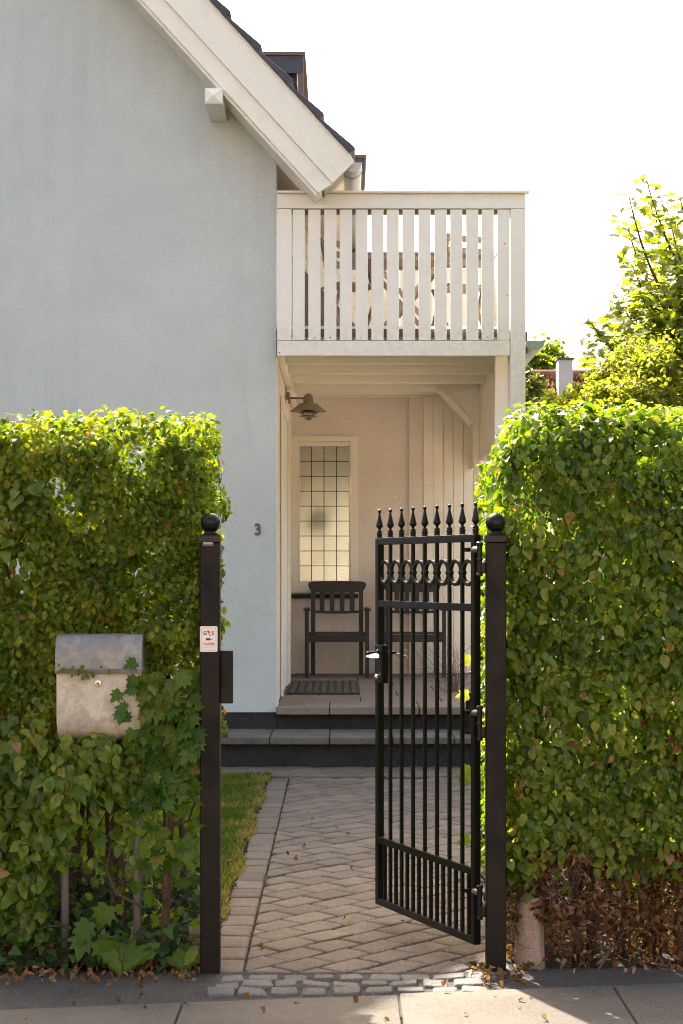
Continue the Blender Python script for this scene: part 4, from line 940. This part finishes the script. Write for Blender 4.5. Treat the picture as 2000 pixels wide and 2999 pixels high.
mb.tube([(-.70, 7.0, -.03), (-.695, 7.0, .15), (-.69, 6.99, .27), (-.685, 6.98, .42), (-.67, 6.97, .55), (-.665, 6.99, .75), (-.70, 7.02, 1.0)], [.021, .018, .019, .016, .014, .012, .008], 9)
mb.tube([(-.69, 6.99, .24), (-.78, 6.95, .235), (-.88, 6.94, .29), (-.92, 6.94, .38), (-.90, 6.95, .5)], [.008, .006, .006, .005, .003], 6)
mb.tube([(-.67, 6.97, .55), (-.60, 6.97, .57), (-.57, 6.98, .66)], [.008, .006, .004], 6); mb.tube([(-.69, 7.0, .62), (-.8, 7.02, .60), (-1.0, 7.05, .615)], [.007, .009, .007], 6)
for i in range(60):
    p = Vector((random.uniform(-1.6, -.6), random.uniform(6.95, 7.2), random.uniform(.15, .7))); d = Vector((random.gauss(0, 1), random.gauss(0, .4), random.gauss(0, .5))).normalized() * random.uniform(.05, .2)
    mb.tube([p, p + d * .5 + Vector((0, 0, .01)), p + d], [.003, .0025, .0012], 4)
for i in range(26):
    p = Vector((random.uniform(-1.5, -.55), random.uniform(6.93, 7.6), random.uniform(1.93, 2.06))); d = Vector((random.gauss(0, .4), random.gauss(0, .2), 1)).normalized() * random.uniform(.04, .1)
    mb.tube([p, p + d], [.003, .0015], 4)
obj('branches', mb, M['bark'], hl, smooth=True)
# ---- right hedge
hr = thing('hedge', 'broad-leaved hedge with serrated oval leaves and a brown dead base', 'hedge', (1.4, 7.5, 0), 'clipped garden hedges')
def keepR(P):
    x, y, z = P[:, 0], P[:, 1], P[:, 2]
    post = (x < RPX + .035) & (x > RPX - .07) & (y < 6.98)
    swell = (x < .62) & (y < 7.05)
    thin = (z > 1.80) & (y > 7.15) & (rnd(len(x)) < .4)
    chamf = (z - 2.13) * 1.0 + (7.0 - y) * 1.0 > 0
    taper = x < .615 + .10 * np.clip((z - 1.9) / .25, 0, 1) ** 2
    return ~(post | swell | taper | thin | chamf)
RB = (.6, 2.4, 6.95, 8.1, .40, 2.14)
hedge_leaves('foliage', hr, [(11500, 'front', (.62, 1.75, 6.93, 8, .36, 2.18), .06), (170, 'front', (.62, 1.2, 6.94, 8, .27, .40), .06), (4200, 'top', (.6, 2.0, 6.95, 8.1, 0, 2.20), .05), (5600, 'left', (.615, 1.5, 6.95, 8.15, .30, 2.18), .045), (2800, 'back', (.62, 2.2, 0, 8.1, .4, 2.1), .05), (2600, 'front', (.65, 1.8, 7.15, 8, .45, 2.08), .15)],
    T_ELM, M['elm'], .046, .48, .28, keepR, .03, 5.5, up=.45, spread=.7, seed=21)
hedge_leaves('small_foliage', hr, [(5500, 'top', (.6, 2.0, 6.95, 8.1, 0, 2.22), .06), (7500, 'front', (.62, 1.75, 6.94, 8, .5, 2.19), .05), (4500, 'left', (.60, 1.5, 6.97, 8.2, .25, 2.12), .04)], T_SM, M['elm'], .036, .5, .2, keepR, -.2, 6, seed=25)
n = 14; P = np.column_stack([rnd(n, .98, 1.6), rnd(n, 7.0, 7.3), rnd(n, 2.08, 2.16)])
leaves('large_maple_leaves', P, outward(n, (0, -1, .3), .5), droop(n, (0, 0, .3), .8), rnd(n, .06, .10), T_MAP, M['tree'], rnd(n, 0, .8), hr)
hedge_leaves('dead_leaves', hr, [(1900, 'front', (.66, 1.75, 6.95, 7.6, .18, .48), .06), (350, 'front', (.66, 1.75, 6.99, 7.6, .04, .22), .07), (1500, 'front', (.68, 1.9, 7.25, 7.8, .03, .50), .12), (420, 'left', (.60, 1.2, 6.95, 7.9, .12, .6), .04), (170, 'front', (.66, 1.75, 6.93, 7.3, .45, 1.1), .03)], T_DEAD, M['dead'], .034, .42, .32, keepR, .0, 7, up=-.1, spread=.8, seed=33)
mb = MB(); stems(mb, 30, (.72, 2.0), (7.15, 7.9), 1.9, (.008, .022))
for c_ in ((1.35, 7.1), (1.28, 7.2), (1.42, 7.15), (.95, 7.12), (1.02, 7.25)):
    mb.tube([(c_[0], c_[1], -.03), (c_[0] + random.gauss(0, .01), c_[1], .3), (c_[0] + random.gauss(0, .03), c_[1], .7), (c_[0] + random.gauss(0, .05), c_[1], 1.3)], [.020, .017, .014, .010], 8)
mb.tube([(1.0, 6.93, -.01), (1.06, 7.0, .06), (1.16, 7.1, .11)], [.006, .007, .005], 5)
obj('branches', mb, M['bark'], hr, smooth=True)
mb = MB()
for i in range(2600):
    x = .64 + abs(random.gauss(0, .36)); z = random.uniform(.10, .50)
    if .67 < x < .82 and z < .27: continue
    p = Vector((x, random.uniform(6.95, 7.2), z)); d = Vector((random.gauss(0, 1), random.gauss(0, .5), random.gauss(0, .7) - .2)).normalized() * random.uniform(.03, .10)
    mb.tube([p, p + d * .5 + Vector((random.gauss(0, .008), 0, random.gauss(0, .008))), p + d], [.0018, .0014, .0008], 3, False)
obj('dead_twigs', mb, M['twig'], hr)

# pale stump beside the right post
st_ = thing('stump', 'pale cracked wooden post stub at the foot of the hedge beside the gate post', 'stump', (.745, 7.02, 0))
mb = MB(); k = 28; pr = [(.062, -.03), (.060, .02), (.057, .08), (.054, .16), (.052, .23), (.048, .262), (.02, .27)]
for r, z in pr:
    for j in range(k):
        a = 2 * math.pi * j / k; rr = r * (1 + .10 * noise.noise(Vector((math.cos(a) * 2, math.sin(a) * 2, z * 2))) + (-.10 if j % 5 == 0 else 0) * random.random()); mb.v.append((.745 + rr * math.cos(a), 7.02 + rr * math.sin(a), z))
for i in range(len(pr) - 1):
    for j in range(k): mb.f.append((i * k + j, i * k + (j + 1) % k, (i + 1) * k + (j + 1) % k, (i + 1) * k + j))
mb.f.append(tuple((len(pr) - 1) * k + j for j in range(k)))
obj('wood', mb, M['stump'], st_, smooth=True)

# ================================================================== GROUND COVER
n = 1500; P = np.column_stack([rnd(n, -1.75, -.56), rnd(n, 6.84, 7.7), np.abs(gau(n, .07)) + .01]); P[:, 2] += np.clip(P[:, 1] - 6.9, 0, .3) * .5
k = P[:, 0] < -.60 + .02; P = P[k]; n = len(P)
leaves('ivy', P, outward(n, (0, -.6, .6), .35), droop(n, (0, -.5, -.5), .7), rnd(n, .03, .06), T_IVY, M['ivy'], rnd(n), kind='stuff')
def litter(name, n, xr, yr, seed=0):
    P = np.column_stack([rnd(n, *xr), yr[0] + (yr[1] - yr[0]) * rnd(n) ** .8, rnd(n, .0, .025)]); P[:, 2] += [gz(q) for q in P[:, 1]]
    return leaves(name, P, np.tile([0, 0, 1.0], (n, 1)) + RNG.normal(0, .6, (n, 3)), RNG.normal(0, 1, (n, 3)), rnd(n, .012, .042), T_DEAD, M['dead'], rnd(n, .1, 1), kind='stuff')
litter('leaf_litter', 900, (-1.8, -.56), (6.66, 7.3)); litter('leaf_litter', 900, (.66, 1.9), (6.84, 8.0)); litter('leaf_litter', 320, (-.60, -.52), (7.3, 12.9)); litter('leaf_litter', 60, (.5, .7), (6.6, 6.95)); litter('leaf_litter', 26, (-.5, .6), (6.5, 11)); litter('leaf_litter', 22, (-1.3, 1.3), (6.1, 6.6))
# grass
n = 42000; P = np.column_stack([-.53 - rnd(n) ** 1.3 * 1.5, rnd(n, 7.8, 12.95), np.zeros(n)]); P[:, 0] += .02 * np.sin(P[:, 1] * 5); P[:, 2] = [gz(y) - .006 for y in P[:, 1]]
dry = np.clip(1 - (-.53 - P[:, 0]) / .10, 0, 1) * .45
leaves('grass', P, RNG.normal(0, 1, (n, 3)) * [1, 1, .1], np.tile([0, 0, 1.0], (n, 1)) + RNG.normal(0, .35, (n, 3)), rnd(n, .025, .06), T_BLADE, M['grass'], .32 + nz(P, 5.0) * 1.0 + gau(n, .26) + dry, kind='stuff')
n = 9000; P = np.column_stack([rnd(n, 1.2, 4.5), rnd(n, 8.1, 12.5), np.zeros(n)]); P[:, 2] = [gz(y) - .006 for y in P[:, 1]]
leaves('grass', P, RNG.normal(0, 1, (n, 3)) * [1, 1, .1], np.tile([0, 0, 1.0], (n, 1)) + RNG.normal(0, .35, (n, 3)), rnd(n, .03, .06), T_BLADE, M['grass'], .4 + gau(n, .15), kind='stuff')
# moss and weeds in the long joint
n = 260; P = np.column_stack([-.380 + gau(n, .005), rnd(n, 7.2, 12.7) , np.zeros(n)]); P = P[nz(P, 2.2, 5) > .05]; n = len(P); P[:, 2] = [gz(y) for y in P[:, 1]]
leaves('joint_weeds', P, outward(n, (0, 0, 1), .5), RNG.normal(0, 1, (n, 3)), rnd(n, .008, .02), T_SM, M['grass'], rnd(n, .1, .6), kind='stuff')
# dandelion by the left hedge
def rosette(name, label, cx, cy, n, L, up_=1.0):
    V = []; a0 = random.random() * 6
    half = [(0, 0), (.05, .12), (.12, .25), (.10, .33), (.17, .45), (.15, .55), (.20, .68), (.14, .85), (0, 1)]
    T = tmpl(half, .25, .35, .6)
    ang = np.linspace(0, 2 * math.pi, n, endpoint=False) + a0; tip = np.column_stack([np.cos(ang) * .7, np.sin(ang) * .3 - .1, up_ * rnd(n, .7, 1.6)])
    N = np.column_stack([-np.cos(ang) * .3, -np.ones(n) * .9, np.full(n, .4)])
    o = leaves(name, np.tile([cx, cy, .005], (n, 1)) + RNG.normal(0, .008, (n, 3)) * [1, 1, 0], N, tip, rnd(n, L * .7, L), T, M['map'], rnd(n, .4, .9)); return setp(o, label, 'weed')
rosette('dandelion', 'dandelion with long toothed leaves in front of the mailbox poles', X_(350, 6.8), 6.80, 9, .19)
rosette('dandelion', 'small weed rosette between the hedge stem and the gate post', X_(540, 6.84), 6.84, 6, .12)
# maple seedling leaves low down
P = np.array([[-.97, 6.83, .20], [-.93, 6.82, .13], [-.90, 6.84, .26], [-.99, 6.84, .15]])
setp(leaves('maple_seedling', P, np.tile([0, -1, .3], (4, 1)) + RNG.normal(0, .2, (4, 3)), droop(4, (-.2, 0, -1), .3), .10, T_MAP, M['map'], rnd(4, .1, .4)), 'maple seedling with a few large leaves beside the dandelion', 'seedling')
# dry weed in the porch corner
mb = MB()
for i in range(60):
    x, y = X_(1325, 16.0) + random.gauss(0, .05), 16.0 + random.gauss(0, .1); p = Vector((x, y, zf)); pts = [p]; d = Vector((random.gauss(0, .35), random.gauss(0, .2), 1)).normalized()
    for s in range(5): p = p + d * random.uniform(.06, .14); d = (d + Vector((random.gauss(0, .35), random.gauss(0, .2), random.gauss(0, .2)))).normalized(); pts.append(p)
    mb.tube(pts, [.002, .0018, .0015, .0012, .001, .0008], 3, False)
dw = obj('dry_weed', mb, M['twig']); setp(dw, 'dry brown wiry weed growing at the edge of the porch floor', 'weed')
# yellow maple leaves poking past the hinge stile
P = np.array([[X_(1372, 8.2), 8.2, Z_(2035, 8.2)], [X_(1376, 8.3), 8.3, Z_(2255, 8.3)], [X_(1372, 8.2), 8.2, Z_(2290, 8.2)], [X_(1374, 8.2), 8.2, Z_(2455, 8.2)], [X_(1378, 8.3), 8.3, Z_(1940, 8.3)]])
leaves('stray_leaves', P, np.tile([-.3, -1, .2], (5, 1)), droop(5, (-1, 0, 0), .3), .066, T_MAP, M['tree'], np.array([1., .1, .0, .1, .9]), hr)

# ================================================================== BACKGROUND
def crown(parent, pts, T, m, size, n, r, tmean=.5, up=.8, nm='crown'):
    c = np.array(pts); idx = RNG.integers(0, len(c), n); P = c[idx] + RNG.normal(0, r, (n, 3)); N = norm(RNG.normal(0, .5, (n, 3)) + np.array([0, 0, up]))
    return leaves(nm, P, N, RNG.normal(0, 1, (n, 3)) + np.array([0, -.2, -.3]), size * rnd(n, .6, 1.2), T, m, tmean + nz(P, 1.5) * .3 + gau(n, .15), parent)
# maple, leaning shoots
ym = 12.0
mt = thing('maple_tree', 'sunlit maple tree with long upright shoots rising over the hedge', 'tree', (3.3, ym + .3, 0))
mbt = MB(); mbt.tube([(3.3, ym + .3, -.05), (3.28, ym + .3, 1.0), (3.2, ym + .3, 2.2), (3.1, ym + .2, 3.2)], [.10, .085, .065, .04], 9)
shoots = [(1893, 515, 2060, 900), (1842, 562, 1980, 930), (1905, 590, 2080, 900), (1840, 655, 1960, 920), (1960, 620, 2080, 950), (1850, 760, 2000, 1010), (1870, 830, 2010, 1040), (1810, 890, 1960, 1080), (1730, 930, 1900, 1090), (1760, 960, 1930, 1120), (1800, 850, 1990, 1060), (1960, 720, 2090, 1000), (1990, 560, 2120, 880), (1900, 980, 2040, 1150), (1740, 1060, 1900, 1170)]
Pc = []; PL = []
for (a, b, c_, d_) in shoots:
    yy_ = ym + random.gauss(0, .25); t0, t1 = W(a, b, yy_), W(c_, d_, yy_ + .2); root = Vector((3.0, ym + .2, t1.z - .9))
    pts = []
    for i in range(13):
        t = i / 12; p = t1.lerp(t0, t); p += Vector((math.sin(t * 3.1) * -.03, 0, math.sin(t * 2.5) * -.05)); pts.append(p)
    mbt.tube([root] + pts, [.02, .014] + [.012 * (1 - .8 * i / 11) + .0015 for i in range(12)], 5)
    for i, p in enumerate(pts):
        dens = int(5 + (1 - i / 12) * 12); rr = .035 + .16 * (1 - i / 12)
        for q in range(dens):
            g_c = lambda s_: max(-1.7 * s_, min(1.7 * s_, random.gauss(0, s_)))
            PL.append(p + Vector((g_c(rr), g_c(rr * 1.5), g_c(rr * .6))))
obj('trunk', mbt, M['bark'], mt, smooth=True)
PL = np.array(PL); n = len(PL); N = norm(RNG.normal(0, .35, (n, 3)) + np.array([0, -.25, 1.0]))
leaves('shoot_leaves', PL, N, RNG.normal(0, 1, (n, 3)) + np.array([0, 0, -.3]), rnd(n, .05, .095), T_MAP, M['tree'], .55 + gau(n, .25), mt)
cand = np.column_stack([rnd(16000, 1.6, 3.6), rnd(16000, 11.4, 13.6), rnd(16000, 2.2, 4.9)])
pxx = 1000 + cand[:, 0] * FPX / cand[:, 1]; pyy = HOR - (cand[:, 2] - EYE) * FPX / cand[:, 1]
lim = np.interp(pyy, [560, 700, 850, 950, 1050, 1180], [2130, 2020, 1950, 1890, 1820, 1760])
k = (pxx > lim + np.abs(gau(len(pxx), 30))) & (nz(cand, 2.6, 3) > -.20); cand = cand[k]; n = len(cand)
leaves('crown', cand, norm(RNG.normal(0, .4, (n, 3)) + np.array([0, -.3, 1.0])), RNG.normal(0, 1, (n, 3)) + np.array([0, 0, -.4]), rnd(n, .07, .115), T_MAP, M['tree'], .45 + nz(cand, 1.4) * .4 + gau(n, .15), mt)
def bush(name, label, cat, blobs, y, T, m, size, n, r, tm=.5, tk=None, grp=None, up=.8):
    b0 = W(blobs[0][0], blobs[0][1], y); t = thing(name, label, cat, (b0.x, y, 0), grp)
    mb = MB(); pts = []
    for (px, py, rad) in blobs:
        c0 = W(px, py, y + random.gauss(0, .3)); pts.append(c0)
        mb.tube([(b0.x, y, 0), (b0.x * .6 + c0.x * .4, y, c0.z * .5), tuple(c0)], [.05, .03, .008], 5)
    obj('trunk', mb, M['bark'], t, smooth=True)
    P = []
    for (px, py, rad), c0 in zip(blobs, pts):
        k = int(n * rad ** 2 / sum(q[2] ** 2 for q in blobs)); rw = rad * y / FPX
        P.append(np.array(c0) + RNG.normal(0, 1, (k, 3)) * [1, 1, .85] * rw * .62)
    P = np.vstack(P); P = P[nz(P, 4.5 * 12 / y, 8) > -.10]; k = len(P)
    leaves('crown', P, norm(RNG.normal(0, .6, (k, 3)) + np.array([0, 0, up])), RNG.normal(0, 1, (k, 3)), size * rnd(k, .6, 1.25), T, m, tm + nz(P, 1.5) * .4 + gau(k, .15), t); return t
bush('shrub', 'pale sunlit shrub below the maple, in front of the red roof', 'shrub', [(1820, 1120, 55), (1775, 1105, 34), (1850, 1060, 52), (1900, 1110, 70), (1790, 1160, 52), (1960, 1080, 80), (1850, 1160, 60), (1765, 1150, 36)], 11.2, T_SM, M['tree'], .036, 9500, .1, .8)
bush('shrub', 'low leafy shrub between chimney and pale shrub', 'shrub', [(1665, 1165, 24), (1705, 1145, 18), (1700, 1185, 35), (1650, 1200, 32), (1745, 1180, 30), (1600, 1210, 30)], 13, T_SM, M['tree'], .035, 2600, .1, .5)
bush('conifer', 'olive yellow conifer beside the balcony post', 'tree', [(1545, 1110, 26), (1565, 1140, 30), (1550, 1170, 34), (1580, 1180, 32), (1565, 1205, 40), (1575, 1120, 18)], 17, T_SM, M['conifer'], .05, 9000, .1, .5, up=-.2)
bush('tree', 'distant green tree behind the chimney of the red roof', 'tree', [(1590, 1060, 45), (1555, 1080, 45), (1620, 1085, 34), (1560, 1030, 30), (1590, 1100, 30)], 48, T_SM, M['tree'], .17, 6500, .3, .2)
# neighbour house
yn = 40; sN = FPX / yn
nh = thing('neighbour_house', 'distant house with red pantile roof and white chimney', 'house', (7, yn, 0))
zr = Z_(1098, yn); xa, xb = X_(1560, yn), 13
obj('wall', MB().box(xa + .5, xb - .5, yn - 2.5, yn + 3, -.0, zr - 2.4), M['chimney'], nh)
mb = MB(); nx_ = 90; ns = 14
dx = (xb - xa) / nx_
for s in range(ns):
    for i in range(nx_ * 4 + 1):
        t0, t1 = s / ns, (s + 1) / ns; x = xa + i * dx / 4; wv = .035 * math.sin(i * math.pi / 2) + .035
        for (t, lift) in ((t0, .0), (t1, .05)): mb.v.append((x, yn - t * 3.2, zr - t * 2.7 + wv + lift))
    o_ = s * (nx_ * 4 + 1) * 2
    for i in range(nx_ * 4): mb.f.append((o_ + 2 * i, o_ + 2 * i + 1, o_ + 2 * i + 3, o_ + 2 * i + 2))
mb.add([(xa, yn, zr - .05), (xb, yn, zr - .05), (xb, yn + 3.2, zr - 2.7), (xa, yn + 3.2, zr - 2.7)], [(0, 1, 2, 3)])
rf = obj('roof', mb, M['redtile'], nh)
obj('ridge', MB().tube([(xa, yn, zr), (xb, yn, zr)], .12, 10), M['redtile'], rf)
cx0, cx1 = X_(1632, yn - .6), X_(1674, yn - .6)
chm = obj('chimney', MB().box(cx0, cx1, yn - .8, yn - .35, zr - 1.2, Z_(1056, yn - .6)), M['chimney'], rf, bevel=.01)
obj('chimney_cap', MB().box(cx0 - .03, cx1 + .03, yn - .83, yn - .32, Z_(1056, yn - .6), Z_(1050, yn - .6)), M['stepstone'], rf)
# unseen house added behind the camera: its sunlit front bounces light onto this side
oh = thing('added_opposite_house', 'unseen house added across the street to bounce sunlight towards the gate', 'house', (0, -13, 0))
ow = obj('wall', MB().box(-15, 15, -19, -13, -.1, 7.0), M['facade'], oh)
for i in range(6):
    for z in (1.0, 4.2):
        f = obj('window', MB().box(-12.5 + i * 4.6, -11.3 + i * 4.6, -13.03, -12.96, z, z + 1.5), M['white'], ow); obj('pane', MB().box(-12.42 + i * 4.6, -11.38 + i * 4.6, -12.955, -12.95, z + .08, z + 1.42), M['darkmetal'], f)
obj('roof', MB().prism([(-12.6, 6.95), (-12.6, 7.05), (-16, 10), (-19.4, 7.05), (-19.4, 6.95)], -15.4, 15.4, 'x'), M['redtile'], oh)
# things behind the ripple glass
vs = thing('vase', 'dark flower vase seen blurred through the leaded window', 'vase', (X_(945, 19.3), 19.3, 1.2))
obj('flowers', MB().lathe([(.01, -.04), (.08, .0), (.11, .08), (.08, .16), (.01, .20)], (X_(942, 19.5), 19.5, Z_(1530, 19.5)), 16), M['vase'], vs, smooth=True)
obj('stem', MB().tube([(X_(942, 19.5), 19.5, Z_(1530, 19.5)), (X_(960, 19.5), 19.5, 1.3)], .008, 6), M['darkmetal'], vs)
for o in bpy.data.objects:
    if '_local' in o: del o['_local']
